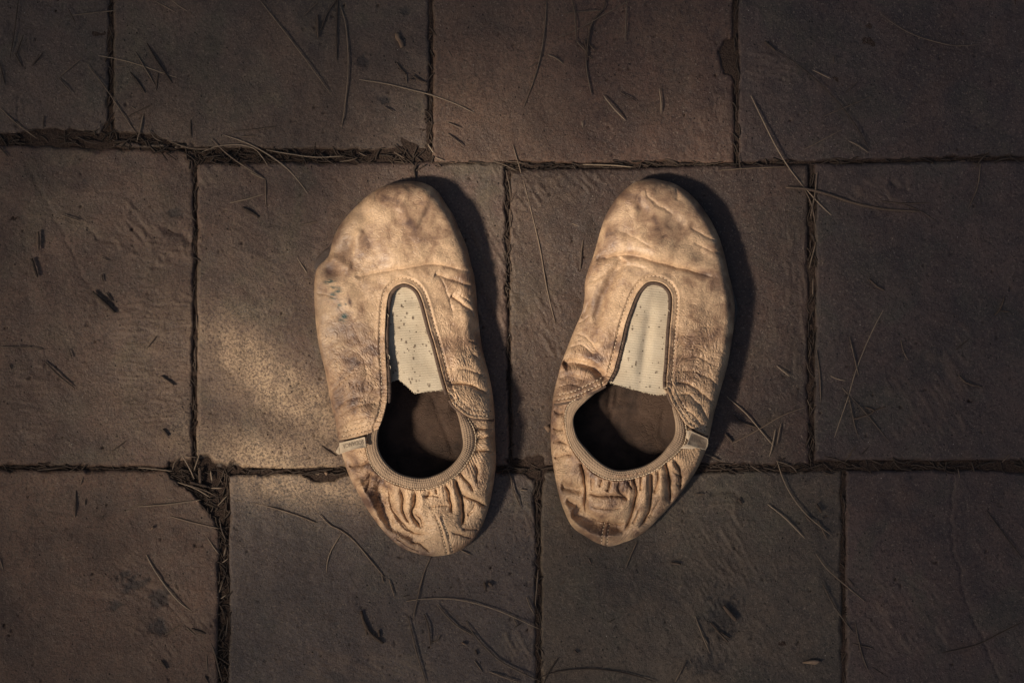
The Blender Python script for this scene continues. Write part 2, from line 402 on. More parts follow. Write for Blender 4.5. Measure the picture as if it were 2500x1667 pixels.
def make_tile(c, step, seed, z0, tilt, tint=0.0, warm=0.2, tone=0.8):
    """c: corners tl, tr, br, bl in photograph pixels"""
    c = np.asarray(c, float) + np.array([(-4.2, -4.0), (4.2, -4.0), (4.2, 4.0), (-4.2, 4.0)])
    wpx = np.linalg.norm(c[1] - c[0]); hpx = np.linalg.norm(c[3] - c[0])
    def spac(L):
        n = max(int(L / step), 6); t = np.linspace(0, 1, n)
        if step < 20:
            e = np.array([0, 2, 4.5, 7, 10]) / L
            t = np.unique(np.concatenate([e, 1 - e, np.linspace(12 / L, 1 - 12 / L, n)]))
        return t
    u, v = np.meshgrid(spac(wpx), spac(hpx), indexing='ij')
    nu, nv = u.shape
    P = (c[0] * ((1 - u) * (1 - v))[..., None] + c[1] * (u * (1 - v))[..., None] + c[2] * (u * v)[..., None] + c[3] * ((1 - u) * v)[..., None])
    x, y = P[..., 0].copy(), P[..., 1].copy()
    # uneven hand-cut edges
    for (t, axis, L, k) in ((v, 1, hpx, 0), (1 - v, 1, hpx, 1), (u, 0, wpx, 2), (1 - u, 0, wpx, 3)):
        along = x if axis == 1 else y
        wob = 1.9 * fbm(along / 90 + seed * 3.7, along * 0 + k * 5.1, 11, 4, 0.6)
        fall = np.exp(-(t * L / 25) ** 2) * (-1 if k in (0, 2) else 1)
        if axis == 1: y += wob * fall
        else: x += wob * fall
    e = np.minimum(np.minimum(u, 1 - u) * wpx, np.minimum(v, 1 - v) * hpx)
    Q = np.stack([x.ravel(), y.ravel()], -1); ef = e.ravel(); X, Y = Q[:, 0], Q[:, 1]
    z = z0 + 0.0007 * fbm(X / 190 + seed, Y / 190, 21, 3) + 0.00022 * fbm(X / 34, Y / 34 + seed, 24, 4, 0.6)
    z += tilt[0] * (u.ravel() - 0.5) + tilt[1] * (v.ravel() - 0.5)
    er = ef - 5 * np.clip(fbm(X / 28, Y / 28 + seed, 31, 3), 0, 1)
    z -= 0.0013 * np.clip(1 - er / 8, 0, 1.4) ** 2
    dark = np.zeros(len(X)); scuff = np.zeros(len(X))
    if step < 20:
        bx0, by0 = Q.min(0) - 5; bx1, by1 = Q.max(0) + 5
        for (fx, fy, rx, ry, ang, amp, per) in FLAKES:
            if fx + 2 * rx < bx0 or fx - 2 * rx > bx1 or fy + 2 * ry < by0 or fy - 2 * ry > by1: continue
            m = np.exp(-(((X - fx) / rx) ** 2 + ((Y - fy) / ry) ** 2) * 1.3)
            a = math.radians(ang); al = X * math.cos(a) + Y * math.sin(a); ac = -X * math.sin(a) + Y * math.cos(a)
            n = fbm(al / (per * 6.0), ac / (per * 0.9), 41 + int(fx) % 7, 5, 0.66)
            mm = sstep(0.25, 0.7, m + 0.45 * fbm(X / 45, Y / 45, 47, 3)) * sstep(0.04, 0.25, m)
            n = np.abs(n) * 1.3 - 0.45
            z += 0.42 * amp * mm * (n + 0.3 * fbm(X / 9, Y / 9, 49, 3, 0.7)); scuff = np.maximum(scuff, mm * sstep(-0.15, 0.35, n))
        for poly, wd, dep in CRACKS:
            pl = catmull(poly, 5)
            if pl[:, 0].max() < bx0 or pl[:, 0].min() > bx1 or pl[:, 1].max() < by0 or pl[:, 1].min() > by1: continue
            near = (X > pl[:, 0].min() - 40) & (X < pl[:, 0].max() + 40) & (Y > pl[:, 1].min() - 40) & (Y < pl[:, 1].max() + 40)
            d = np.full(len(X), 1e9)
            if near.any(): d[near] = polydist(Q[near] + np.stack([vnoise(X[near] / 12, Y[near] / 12, 61), vnoise(X[near] / 12, Y[near] / 12, 62)], -1) * 4, pl)[0]
            z -= dep * np.exp(-(d / wd) ** 2)
        for poly, dep in CHIPS:
            pl = np.array(poly + poly[:1], float)
            near = (X > pl[:, 0].min() - 30) & (X < pl[:, 0].max() + 30) & (Y > pl[:, 1].min() - 30) & (Y < pl[:, 1].max() + 30)
            if not near.any(): continue
            q = Q[near] + np.stack([fbm(X[near] / 22, Y[near] / 22, 63), fbm(X[near] / 22, Y[near] / 22, 65)], -1) * 6
            d = polydist(q, pl)[0] * np.where(inpoly(q, pl[:-1]), 1, -1)
            z[near] -= dep * sstep(-2, 9, d) + 0.0006 * fbm(X[near] / 10, Y[near] / 10, 67) * sstep(0, 8, d)
            dark[near] = np.maximum(dark[near], 0.75 * sstep(0, 8, d))
        for (dx, dy, rx, ry) in DARKS:
            m = np.exp(-(((X - dx) / rx) ** 2 + ((Y - dy) / ry) ** 2)) + 0.35 * fbm(X / 14, Y / 14, 71, 4, 0.65) - 0.1
            mm = sstep(0.35, 0.75, m) * 0.7
            dark = np.maximum(dark, mm); z -= 0.0006 * mm
    gd = lambda cx, cy, rx, ry, an=0.0: np.exp(-(((X - cx) * math.cos(an) + (Y - cy) * math.sin(an)) / rx) ** 2 - ((-(X - cx) * math.sin(an) + (Y - cy) * math.cos(an)) / ry) ** 2)
    dust_sun_patch = np.clip(0.09 + 0.97 * gd(685, 945, 190, 60, 0.66) + 0.75 * gd(640, 1110, 190, 48, 0.22) + 0.6 * gd(760, 1195, 190, 42, 0.12) + 0.12 * gd(560, 900, 330, 300), 0, 0.97) * (0.9 + 0.25 * fbm(X / 40, Y / 40, 75, 3))  # thin sand cover, plus sunlit patches painted into the colour
    dust_sun_patch = np.clip(dust_sun_patch - 0.10 * sstep(1300, 1500, X), 0, 1)
    V = W(X, Y, z).reshape(nu, nv, 3)
    # skirt
    def skirt(A, axis):
        lo = np.take(A, [0], axis).copy(); hi = np.take(A, [-1], axis).copy()
        lo[..., 2] = -0.012; hi[..., 2] = -0.012
        return np.concatenate([lo, A, hi], axis)
    V = skirt(skirt(V, 0), 1)
    pad = lambda a: np.pad(a.reshape(nu, nv), 1, mode='edge').ravel()
    return mesh_obj('tile', V.reshape(-1, 3), gridF(nu + 2, nv + 2)[:, ::-1], TILE, pave, attrs={'dark': pad(dark), 'tint': pad(np.full(len(X), tint)), 'dust_sun_patch': pad(dust_sun_patch), 'warm': pad(np.full(len(X), warm)), 'scuff': pad(scuff), 'tone': pad(np.full(len(X), tone))})

TILES = [
    ([(-470, -350), (264, -345), (263, 326), (-470, 322)], 0.55), ([(281, -345), (1044, -340), (1043, 365), (281, 356)], 0.1),
    ([(1061, -340), (1788, -340), (1787, 396), (1060, 394)], 0.0), ([(1806, -345), (2560, -350), (2560, 377), (1807, 395)], 0.35),
    ([(-250, 353), (471, 371), (467, 1137), (-250, 1130)], 0.1), ([(487, 402), (1232, 400), (1239, 1134), (485, 1140)], 0.15),
    ([(1249, 417), (1969, 406), (1971, 1131), (1251, 1133)], 0.15), ([(1994, 404), (2740, 390), (2740, 1119), (1993, 1119)], 0.5),
    ([(-190, 1151), (533, 1152), (527, 1900), (-190, 1900)], 0.0), ([(567, 1161), (1305, 1157), (1307, 1900), (559, 1900)], 0.9),
    ([(1324, 1153), (2052, 1152), (2053, 1900), (1324, 1900)], 0.1), ([(2068, 1153), (2800, 1152), (2800, 1900), (2067, 1900)], 0.3),
]
def build_tiles():
    r = np.random.default_rng(3)
    for i, (c, tint) in enumerate(TILES):
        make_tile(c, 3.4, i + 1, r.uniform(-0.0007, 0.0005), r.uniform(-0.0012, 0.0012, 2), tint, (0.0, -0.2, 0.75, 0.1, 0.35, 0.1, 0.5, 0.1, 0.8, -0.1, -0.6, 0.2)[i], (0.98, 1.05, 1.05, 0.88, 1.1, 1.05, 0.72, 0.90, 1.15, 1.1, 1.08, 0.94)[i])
    k = 20
    for y0, y1, xs in ((-1095, -372, (-1500, -760, -20, 720, 1460, 2200, 2940)), (1920, 2650, (-1500, -760, -20, 720, 1460, 2200, 2940)),
                       (-350, 322, (-1220, 2580)), (353, 1130, (-1000, 2760)), (1151, 1900, (-940, 2820))):
        for x0 in xs:
            k += 1
            make_tile([(x0, y0), (x0 + 722, y0), (x0 + 722, y1), (x0, y1)], 24, k, r.uniform(-0.0007, 0.0005), r.uniform(-0.001, 0.001, 2), r.random() * 0.6)
build_tiles()

# ------------------------------------------------------------------ slippers
def coons(c0, c1, s0, s1):
    """c0: outer (v=0) along u, c1: inner (v=1) along u, s0/s1: sides u=0 / u=1 running outer -> inner"""
    nu, nv = len(c0), len(s0)
    u = np.linspace(0, 1, nu)[:, None, None]; v = np.linspace(0, 1, nv)[None, :, None]
    C = (1 - v) * c0[:, None] + v * c1[:, None] + (1 - u) * s0[None] + u * s1[None]
    return C - ((1 - u) * (1 - v) * c0[0] + u * (1 - v) * c0[-1] + (1 - u) * v * c1[0] + u * v * c1[-1])

def crease_disp(Q, creases):
    """sum of crease valleys; each: (polyline, width px, depth mm[, kind])
       kind 'v' pinched valley, 'b' broad valley, 's' step: right-hand side of the line drops"""
    z = np.zeros(len(Q))
    for cr in creases:
        pl = catmull(cr[0], 6); w, dep = cr[1], cr[2]; kind = cr[3] if len(cr) > 3 else 'v'
        r = w * 5 + 6
        m = (Q[:, 0] > pl[:, 0].min() - r) & (Q[:, 0] < pl[:, 0].max() + r) & (Q[:, 1] > pl[:, 1].min() - r) & (Q[:, 1] < pl[:, 1].max() + r)
        if not m.any(): continue
        q = Q[m]
        q = q + np.stack([vnoise(q[:, 0] / 14, q[:, 1] / 14, 81), vnoise(q[:, 0] / 14, q[:, 1] / 14, 82)], -1) * 1.6
        d, sg, t = polydist(q, pl)
        if kind == 'v': w = w * 0.8
        end = sstep(0, 0.16, t) * sstep(0, 0.2, 1 - t) if len(cr) < 5 else sstep(0, 0.05, t) * sstep(0, 0.2, 1 - t)
        if kind == 'v': f = -np.exp(-(d / w) ** 0.95)
        elif kind == 'b': f = -np.exp(-(d / w) ** 2)
        elif kind == 'r': f = np.exp(-(d / w) ** 2)
        else:
            s = d * sg
            f = np.where(s > 0, -np.exp(-(np.maximum(s, 0) / (w * 1.7)) ** 1.1), 0.22 * np.exp(-((s + w * 0.6) / w) ** 2))
            f = np.where(s > 0, f, f - 0.0) ; f = np.where((s <= 0) & (s > -3), -1.0 * (1 + s / 3) ** 2 + 0.22, f)
        z[m] += dep * f * end
    return z

def blobs(Q, L):
    z = np.zeros(len(Q))
    for (x, y, rx, ry, a, amp) in L:
        c, s = math.cos(math.radians(a)), math.sin(math.radians(a))
        dx, dy = Q[:, 0] - x, Q[:, 1] - y
        z += amp * np.exp(-(((dx * c + dy * s) / rx) ** 2 + ((-dx * s + dy * c) / ry) ** 2))
    return z

def rim_dist_groove(d, at, w): return np.exp(-((d - at) / w) ** 2)

def build_slipper(D):
    root = bpy.data.objects.new('ballet_slipper', None); COL.objects.link(root)
    cx, cy = D['center']; root.location = Vector(W(cx, cy, 0.0).tolist())
    root['label'] = D['label']; root['category'] = 'ballet slipper'; root['group'] = 'pair of worn ballet slippers'
    root.empty_display_size = 0.02
    vo = catmull(D['vamp_out'], 12); ho = catmull(D['heel_out'], 12)
    full = np.vstack([vo, ho])
    slot = catmull(D['slot'], 10)
    prof = TPS(D['heights']); HS = 0.78
    sd = D['seed']

    def height(Q, heel=False):
        """top-surface height in mm above the paving"""
        d, _, _ = polydist(Q, np.vstack([full, full[:1]])[::3])
        HW = prof(Q); H = HW[:, 0] * HS; Wd = np.maximum(HW[:, 1], 25)
        t = np.clip(d / Wd, 0, 1)
        p = 2.0 if not heel else 1.75
        f = (1 - (1 - t) ** p) ** (1 / p)
        zs = 5.5 + 1.2 * fbm(Q[:, 0] / 90, Q[:, 1] / 90, 90 + sd, 2)
        z = zs + (H - zs) * f
        X, Y = Q[:, 0], Q[:, 1]
        amp = sstep(0.0, 0.35, t)
        z += amp * (0.75 * fbm(X / 60, Y / 60, 91 + sd, 3, 0.5) + 0.07 * fbm(X / 17, Y / 17, 94 + sd, 3))
        return z, d, t

    def skin(X, Y, region):
        """fine leather creasing in mm, stronger toward the heel and the sides"""
        a = np.full(len(X), D['skin_dir'])
        a = a + 0.7 * fbm(X / 120, Y / 120, 99 + sd, 2)
        al = X * np.cos(a) + Y * np.sin(a); ac = -X * np.sin(a) + Y * np.cos(a)
        n = 1 - np.abs(fbm(al / 26, ac / 7.5, 101 + sd, 3, 0.55)) * 1.8
        n2 = 1 - np.abs(fbm(X / 24, Y / 24, 104 + sd, 3, 0.6)) * 1.8
        return region * (0.36 * n - 0.26 * np.clip(n2, 0.3, 1))

    def attrs_for(Q):
        dd, _, _ = polydist(Q, np.vstack([full, full[:1]])[::3])
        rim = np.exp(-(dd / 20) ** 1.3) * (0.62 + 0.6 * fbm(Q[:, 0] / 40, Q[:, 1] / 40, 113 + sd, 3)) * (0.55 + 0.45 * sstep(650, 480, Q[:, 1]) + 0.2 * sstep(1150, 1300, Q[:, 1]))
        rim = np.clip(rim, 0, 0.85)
        st = np.clip(blobs(Q, D['stains_shade']) + 0.25 * fbm(Q[:, 0] / 26, Q[:, 1] / 26, 110 + sd, 4, 0.6) * (blobs(Q, D['stains_shade']) > 0.1), 0, 1)  # real marks, with shade and a branch shadow painted in
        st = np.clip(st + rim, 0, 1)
        return {'stain': st, 'teal': np.clip(blobs(Q, D.get('teal', [])), 0, 1)}  # stain also carries the painted shade and branch shadow

    def shell(name, C, zmm, outer, nin, mat, lip_in, lip_side):
        """C (nu,nv,2) px grid, zmm (nu,nv); adds the tuck under the outer edge and folded lips at the free edges"""
        nu, nv = zmm.shape
        Wd = W(C[..., 0], C[..., 1], zmm / 1000)
        # outer tuck
        i3 = W(C[:, 0, 0] + nin[:, 0] * 3, C[:, 0, 1] + nin[:, 1] * 3, zmm[:, 0] * 0.45 / 1000)
        i10 = W(C[:, 0, 0] + nin[:, 0] * 13, C[:, 0, 1] + nin[:, 1] * 13, np.full(nu, 0.0012))
        G = np.concatenate([i10[:, None], i3[:, None], Wd], 1)
        if lip_in:
            dirv = C[:, -1] - C[:, -4]; dirv /= np.maximum(np.linalg.norm(dirv, axis=1, keepdims=True), 1e-6)
            a = W(C[:, -1, 0] + dirv[:, 0] * 1.2, C[:, -1, 1] + dirv[:, 1] * 1.2, (zmm[:, -1] - 0.5) / 1000)
            b = W(C[:, -1, 0], C[:, -1, 1], (zmm[:, -1] - 1.3) / 1000)
            c = W(C[:, -1, 0] - dirv[:, 0] * 10, C[:, -1, 1] - dirv[:, 1] * 10, (zmm[:, -1] - 1.9) / 1000)
            G = np.concatenate([G, a[:, None], b[:, None], c[:, None]], 1)
        if lip_side:
            first, last = G[:1].copy(), G[-1:].copy()
            d0 = G[:1] - G[3:4]; d1 = G[-1:] - G[-4:-3]
            d0 /= np.maximum(np.linalg.norm(d0, axis=-1, keepdims=True), 1e-9); d1 /= np.maximum(np.linalg.norm(d1, axis=-1, keepdims=True), 1e-9)
            if lip_in: d0[:, -3:] = d0[:, -4:-3]; d1[:, -3:] = d1[:, -4:-3]
            dz = np.array([0, 0, 1.0])
            f1 = first + d0 * 0.0004 - dz * 0.0006; f2 = first - dz * 0.0015; f3 = first - d0 * 0.003 - dz * 0.0018
            l1 = last + d1 * 0.0004 - dz * 0.0006; l2 = last - dz * 0.0015; l3 = last - d1 * 0.003 - dz * 0.0018
            G = np.concatenate([f3, f2, f1, G, l1, l2, l3], 0)
        nU, nV = G.shape[:2]
        # attributes padded to the same grid
        q = C.reshape(-1, 2); at = attrs_for(q); out = {}
        for k, v in at.items():
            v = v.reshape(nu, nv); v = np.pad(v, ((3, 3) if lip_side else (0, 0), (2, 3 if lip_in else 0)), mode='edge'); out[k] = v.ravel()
        return mesh_obj(name, G.reshape(-1, 3), gridF(nU, nV)[:, ::-1], mat, root, attrs=out)

    # inward normals of an outline
    ctr = np.array([cx, cy])
    def inward(p):
        T = np.gradient(p, axis=0); N = np.stack([-T[:, 1], T[:, 0]], -1); N /= np.maximum(np.linalg.norm(N, axis=1, keepdims=True), 1e-9)
        if ((ctr - p) * N).sum() < 0: N = -N
        return N

    # ---- vamp
    NU, NV = 760, 128
    co = resample(vo, NU, [(0.5, D['toe'])]); ci = resample(slot, NU, [(0.5, D['arch'])])
    tv = np.linspace(0, 1, NV) ** 1.25
    def side(poly, n, t):
        p = catmull(poly, 12); s = arclen(p); s /= s[-1]
        return np.stack([np.interp(t, s, p[:, k]) for k in range(2)], -1)
    s0 = side(D['seam_l'][::-1], NV, tv); s1 = side(D['seam_r'][::-1], NV, tv)
    # Coons with non-uniform v
    u = np.linspace(0, 1, NU)[:, None, None]; v = tv[None, :, None]
    C = (1 - v) * co[:, None] + v * ci[:, None] + (1 - u) * s0[None] + u * s1[None] - ((1 - u) * (1 - v) * co[0] + u * (1 - v) * co[-1] + (1 - u) * v * ci[0] + u * v * ci[-1])
    Q = C.reshape(-1, 2)
    z, d, t = height(Q)
    ds, _, _ = polydist(Q, slot[::2])
    seaml = catmull(D['seam_l'], 8); seamr = catmull(D['seam_r'], 8)
    dl, _, _ = polydist(Q, seaml); dr, _, _ = polydist(Q, seamr); de = np.minimum(dl, dr)
    z += (1.25 * crease_disp(Q, D['vamp_creases']) + 1.2 * blobs(Q, D['vamp_blobs'])) * sstep(0.0, 0.1, t)
    reg = np.clip(sstep(700, 960, Q[:, 1]) * 0.8 + 0.07 + blobs(Q, D['skin_zones']), 0, 1.6) * sstep(0, 0.25, t)
    z += skin(Q[:, 0], Q[:, 1], reg)
    # welts: the folded edge stands proud, the stitch rows press in
    z += 0.9 * np.exp(-(ds / 5.0) ** 2) - 0.65 * rim_dist_groove(ds, 12.5, 2.6) + 0.25 * rim_dist_groove(ds, 18, 4)
    z += 0.8 * np.exp(-(de / 9.0) ** 2) - 0.6 * rim_dist_groove(de, 7, 2.2) - 0.5 * rim_dist_groove(de, 19, 2.2)
    z += 1.0 * sstep(40, 10, de)      # vamp laps over the heel quarter
    z = np.maximum(z, 3.0).reshape(NU, NV)
    vamp = shell('vamp', C, z, co, inward(co), LEATHER, True, True)
    VZ = z; VC = C

    # ---- heel quarter
    bi = catmull(D['bind_in'], 12); bo = catmull(D['bind_out'], 12)
    NB = 620
    Bi = resample(bi, NB); Bo = resample(bo, NB)
    NUh, NVh = 620, 130
    ho2 = resample(catmull(D['heel_out_ext'], 12), NUh)
    hi2 = resample(0.45 * Bi + 0.55 * Bo, NUh)
    if D.get('heel_keys'): ho2 = resample(catmull(D['heel_out_ext'], 12), NUh, D['heel_keys'])
    tvh = np.linspace(0, 1, NVh) ** 1.1
    u = np.linspace(0, 1, NUh)[:, None, None]; v = tvh[None, :, None]
    C = (1 - v) * ho2[:, None] + v * hi2[:, None]
    Q = C.reshape(-1, 2)
    z, d, t = height(Q, True)
    drim, _, trim = polydist(Q, Bo[::4])
    U = np.repeat(np.linspace(0, 1, NUh), NVh)
    # gathers drawn up by the elastic binding
    ph = U * D['gathers'] * 2 * math.pi + 2.2 * fbm(U * 23, drim / 60, 120 + sd, 2)
    gate = np.exp(-drim / 30) * sstep(-2, 5, drim) * (0.55 + 0.45 * fbm(U * 14, U * 0, 123 + sd, 2)) * D.get('gather_amp', 1.0)
    z += 1.3 * gate * (np.abs(np.sin(ph / 2)) ** 0.8 - 0.6)
    z += (2.0 * crease_disp(Q, D['heel_creases']) + 1.2 * blobs(Q, D['heel_blobs'])) * sstep(0.0, 0.22, t)
    z += skin(Q[:, 0], Q[:, 1], sstep(0, 0.15, t) * 0.9)
    z -= 2.4 * np.exp(-(drim / 3.6) ** 2)
    for off, s in ((0, -1),):
        hs = catmull(D['heel_seam'], 8); hs2 = catmull(D['heel_seam2'], 8)
        a, _, _ = polydist(Q, hs); b, _, _ = polydist(Q, hs2); m, _, _ = polydist(Q, 0.5 * (resample(hs, 30) + resample(hs2, 30)))
        z += -0.8 * np.exp(-(a / 3.2) ** 2) - 0.7 * np.exp(-(b / 3) ** 2) + 0.7 * np.exp(-(m / 4.0) ** 2)
    z = np.maximum(z, 3.2 * sstep(0.0, 0.12, t) + 2.0).reshape(NUh, NVh)
    heel = shell('heel_quarter', C, z, ho2, inward(ho2), LEATHER, False, False)
    HZ, HC = z, C
    rimz = np.interp(np.linspace(0, 1, NB), np.linspace(0, 1, NUh), HZ[:, -6])
    kk = np.ones(41) / 41
    rimz = np.convolve(np.pad(rimz, 20, mode='edge'), kk, 'valid')

    # ---- ribbed binding round the opening
    m = 26; tt = np.linspace(0, 1, m)
    BC = (1 - tt)[None, :, None] * Bo[:, None] + tt[None, :, None] * Bi[:, None]
    sl = arclen(Bo)
    arch = 1.7 * np.sqrt(np.clip(1 - (2 * tt - 1) ** 2, 0, 1)) + 0.9 * tt
    bz = rimz[:, None] - 0.4 + arch[None]
    bz = bz + 0.13 * np.cos(2 * math.pi * sl / 5.2)[:, None] * (arch > 0.8)[None] + 0.14 * np.cos(2 * math.pi * tt * 4.5)[None] * (arch > 0.8)[None]
    bz = bz + 0.12 * fbm(BC[..., 0] / 9, BC[..., 1] / 9, 130 + sd, 2)
    Gb = W(BC[..., 0], BC[..., 1], bz / 1000)
    nb = Bi - Bo; nb /= np.linalg.norm(nb, axis=1, keepdims=True)
    inn = [W(Bi[:, 0] + nb[:, 0] * k, Bi[:, 1] + nb[:, 1] * k, (bz[:, -1] - h) / 1000)[:, None] for k, h in ((1.5, 1.0), (1.0, 2.2), (-6, 4.0))]
    outr = [W(Bo[:, 0] - nb[:, 0] * k, Bo[:, 1] - nb[:, 1] * k, (bz[:, 0] - h) / 1000)[:, None] for k, h in ((-5, 2.2), (0, 1.0))]
    Gb = np.concatenate(outr + [Gb] + inn, 1)
    st = np.clip(0.35 * fbm(BC[..., 0] / 40, BC[..., 1] / 40, 133 + sd, 3), 0, 1); st = np.pad(st, ((0, 0), (2, 3)), mode='edge')
    mesh_obj('binding', Gb.reshape(-1, 3), gridF(NB, Gb.shape[1])[:, ::-1], BINDING, root, attrs={'stain': st.ravel(), 'teal': st.ravel() * 0})
    # chain stitch along the outside of the binding
    bag = Bag()
    so = Bo - nb * 1.5; ss = arclen(so); k = 0; pos = 3.0
    while pos < ss[-1] - 8:
        a = [np.interp(pos + q, ss, so[:, 0]) + random.uniform(-.5, .5) for q in (0, 3, 6)]; b = [np.interp(pos + q, ss, so[:, 1]) + random.uniform(-.5, .5) for q in (0, 3, 6)]
        zz = np.interp(pos, ss, rimz) + 0.1
        bag.add(*tube(W(a, b, np.array([zz, zz + 0.7, zz]) / 1000), [0.0002, 0.0004, 0.0002], 5)); pos += 7.2
    bag.obj('binding_stitching', THREAD, root, 'stuff')

    # ---- elastic insert in the throat
    L = resample(catmull(D['el_left'], 10), 170); R = resample(catmull(D['el_right'], 10), 170)
    B = resample(catmull(D['el_bottom'], 10), 90)
    s = np.linspace(0, 1, 170)[:, None, None]; q = np.linspace(0, 1, 90)[None, :, None]
    E = (1 - q) * L[:, None] + q * R[:, None]
    E = E + s ** 3 * (B[None] - ((1 - q) * L[-1] + q * R[-1]))
    Q = E.reshape(-1, 2)
    HW = prof(Q)[:, 0] * HS
    qq = np.tile(np.linspace(0, 1, 90), 170); ssn = np.repeat(np.linspace(0, 1, 170), 90)
    ez = HW - 1.3 - D['el_sag'][0] * np.sin(math.pi * qq) * (0.4 + 0.6 * ssn) - D['el_sag'][1] * (1 - qq) ** 2 * ssn - D['el_sag'][2] * qq ** 2 * ssn
    axis = D['el_axis']; along = Q[:, 0] * axis[0] + Q[:, 1] * axis[1]
    ez += 0.10 * np.cos(2 * math.pi * along / 6.0) + 0.35 * fbm(Q[:, 0] / 45, Q[:, 1] / 45, 140 + sd, 2)
    ez += blobs(Q, D['el_blobs'])
    est = np.clip(blobs(Q, D['el_stains_shade']), 0, 1)
    rs = np.random.default_rng(31 + sd)
    for _ in range(D['el_spots']):
        j = rs.integers(len(Q)); r0 = rs.uniform(0.9, 2.3); el_ = rs.uniform(.5, 1.9)
        dd2 = ((Q[:, 0] - Q[j, 0]) / r0) ** 2 + ((Q[:, 1] - Q[j, 1]) / (r0 * el_)) ** 2
        est = np.maximum(est, 1.4 * np.exp(-dd2)); ez += 0.25 * np.exp(-dd2)
    est = np.clip(est, 0, 1)
    top = W(Q[:, 0], Q[:, 1], ez / 1000).reshape(170, 90, 3)
    rim1 = top[-1:] - np.array([0, 0, 0.0011]); rim2 = top[-12:-11] - np.array([0, 0, 0.0014])
    G = np.concatenate([top, rim1, rim2], 0)
    est = np.pad(est.reshape(170, 90), ((0, 2), (0, 0)), mode='edge')
    mesh_obj('elastic_insert', G.reshape(-1, 3), gridF(172, 90), ELASTIC, root, attrs={'stain': est.ravel(), 'teal': est.ravel() * 0})  # stain includes the shade painted by el_stains_shade
    bag = Bag()
    for i in range(90):     # frayed lower edge
        a = random.random(); j = min(int(a * 89), 88); p = top[-1, j].copy(); p[2] -= random.uniform(0, .0006)
        dx, dy = random.uniform(-2, 2), random.uniform(-1.5, 2.6)
        e = p + np.array([dx * S, -dy * S, random.uniform(-.0006, .0008)]); mdl = (p + e) / 2 + np.array([random.uniform(-1, 1) * S, 0, .0003])
        bag.add(*tube(np.array([p, mdl, e]), 0.00016, 4))
    for (x, y) in D['el_threads']:
        z0 = prof(np.array([[x, y]]))[0, 0] * HS - 0.4
        a = random.uniform(0, 6.28); px = np.array([x - 3, x + 1.5, x + 1]); py = np.array([y - 5, y, y + 6])
        bag.add(*tube(W(px, py, np.array([z0, z0 + .8, z0]) / 1000), 0.00022, 4))
    bag.obj('frayed_threads', ELASTIC, root, 'stuff')

    # ---- raw edge cord along the throat
    sl = resample(slot, 400, None); T = np.gradient(sl, axis=0); N = np.stack([-T[:, 1], T[:, 0]], -1); N /= np.linalg.norm(N, axis=1, keepdims=True)
    acx = np.array(D['slot_c']); N = N * np.sign(((acx - sl) * N).sum(1).mean())
    edge = sl + N * 5.6
    lipz = np.interp(np.linspace(0, 1, 400), np.linspace(0, 1, NU), VZ[:, -1])
    a0, a1 = D['cord_span']
    sel = slice(int(a0 * 400), int(a1 * 400))
    vv, ff = tube(W(edge[sel, 0], edge[sel, 1], (lipz[sel] - 1.5 + 0.15 * fbm(sl[sel, 0] / 8, sl[sel, 1] / 8, 150, 2)) / 1000), 0.00115, 9)
    eb = Bag(); eb.add(vv, ff)
    hP, hZ = HC.reshape(-1, 2), HZ.ravel()
    for path in (D['seam_l'], D['seam_r']):
        p = resample(catmull(path, 10), 90); T = np.gradient(p, axis=0); n = np.stack([-T[:, 1], T[:, 0]], -1); n /= np.linalg.norm(n, axis=1, keepdims=True)
        if ((np.array(D['toe']) - p) * n).sum() > 0: n = -n
        q = (p + n * 3.0)[4:-3]
        zz = np.array([hZ[np.argmin((hP[:, 0] - a) ** 2 + (hP[:, 1] - b) ** 2)] for a, b in q + n[4:-3] * 5])
        zz = np.convolve(np.pad(zz, 5, mode='edge'), np.ones(11) / 11, 'valid')
        eb.add(*tube(W(q[:, 0], q[:, 1], (zz + 0.45) / 1000), 0.00100, 7))
    eb.obj('edge_cord', TRIM, root)

    # ---- stitches
    bag = Bag(); hole_shade = Bag()
    from_grid_P = VC.reshape(-1, 2); from_grid_Z = VZ.ravel()
    heel_P = HC.reshape(-1, 2); heel_Z = HZ.ravel()
    def zat(x, y, P, Z):
        i = np.argmin((P[:, 0] - x) ** 2 + (P[:, 1] - y) ** 2); return Z[i]
    def row(path, pitch, ln, P, Z, lift=0.15, r=0.00035):
        ss = arclen(path); pos = 4.0 if len(path) != 400 else 18.0
        while pos < ss[-1] - ln - (12 if len(path) != 80 else 0):
            xs = np.array([np.interp(pos + ln * k, ss, path[:, 0]) for k in (0, 0.5, 1)]) + random.uniform(-.3, .3)
            ys = np.array([np.interp(pos + ln * k, ss, path[:, 1]) for k in (0, 0.5, 1)]) + random.uniform(-.3, .3)
            zz = zat(xs[1], ys[1], P, Z)
            bag.add(*tube(W(xs, ys, np.array([zz - .45, zz + lift, zz - .45]) / 1000), np.array([0.55, 1, 0.55]) * r, 6))
            hx = np.interp(pos + (ln + pitch) / 2, ss, path[:, 0]); hy = np.interp(pos + (ln + pitch) / 2, ss, path[:, 1]); hz = zat(hx, hy, P, Z)
            tx = xs[2] - xs[0]; ty = ys[2] - ys[0]; l = math.hypot(tx, ty) + 1e-6; k = np.array([-1.7, 0, 1.7])
            hole_shade.add(*tube(W(hx + k * tx / l, hy + k * ty / l, np.array([hz - .3, hz - .02, hz - .3]) / 1000), np.array([0.5, 1, 0.5]) * r * 1.1, 6)); pos += pitch  # short dark tubes imitate the shade in the needle holes
    row(sl - N * 12.5, 9.6, 7.0, from_grid_P, from_grid_Z)
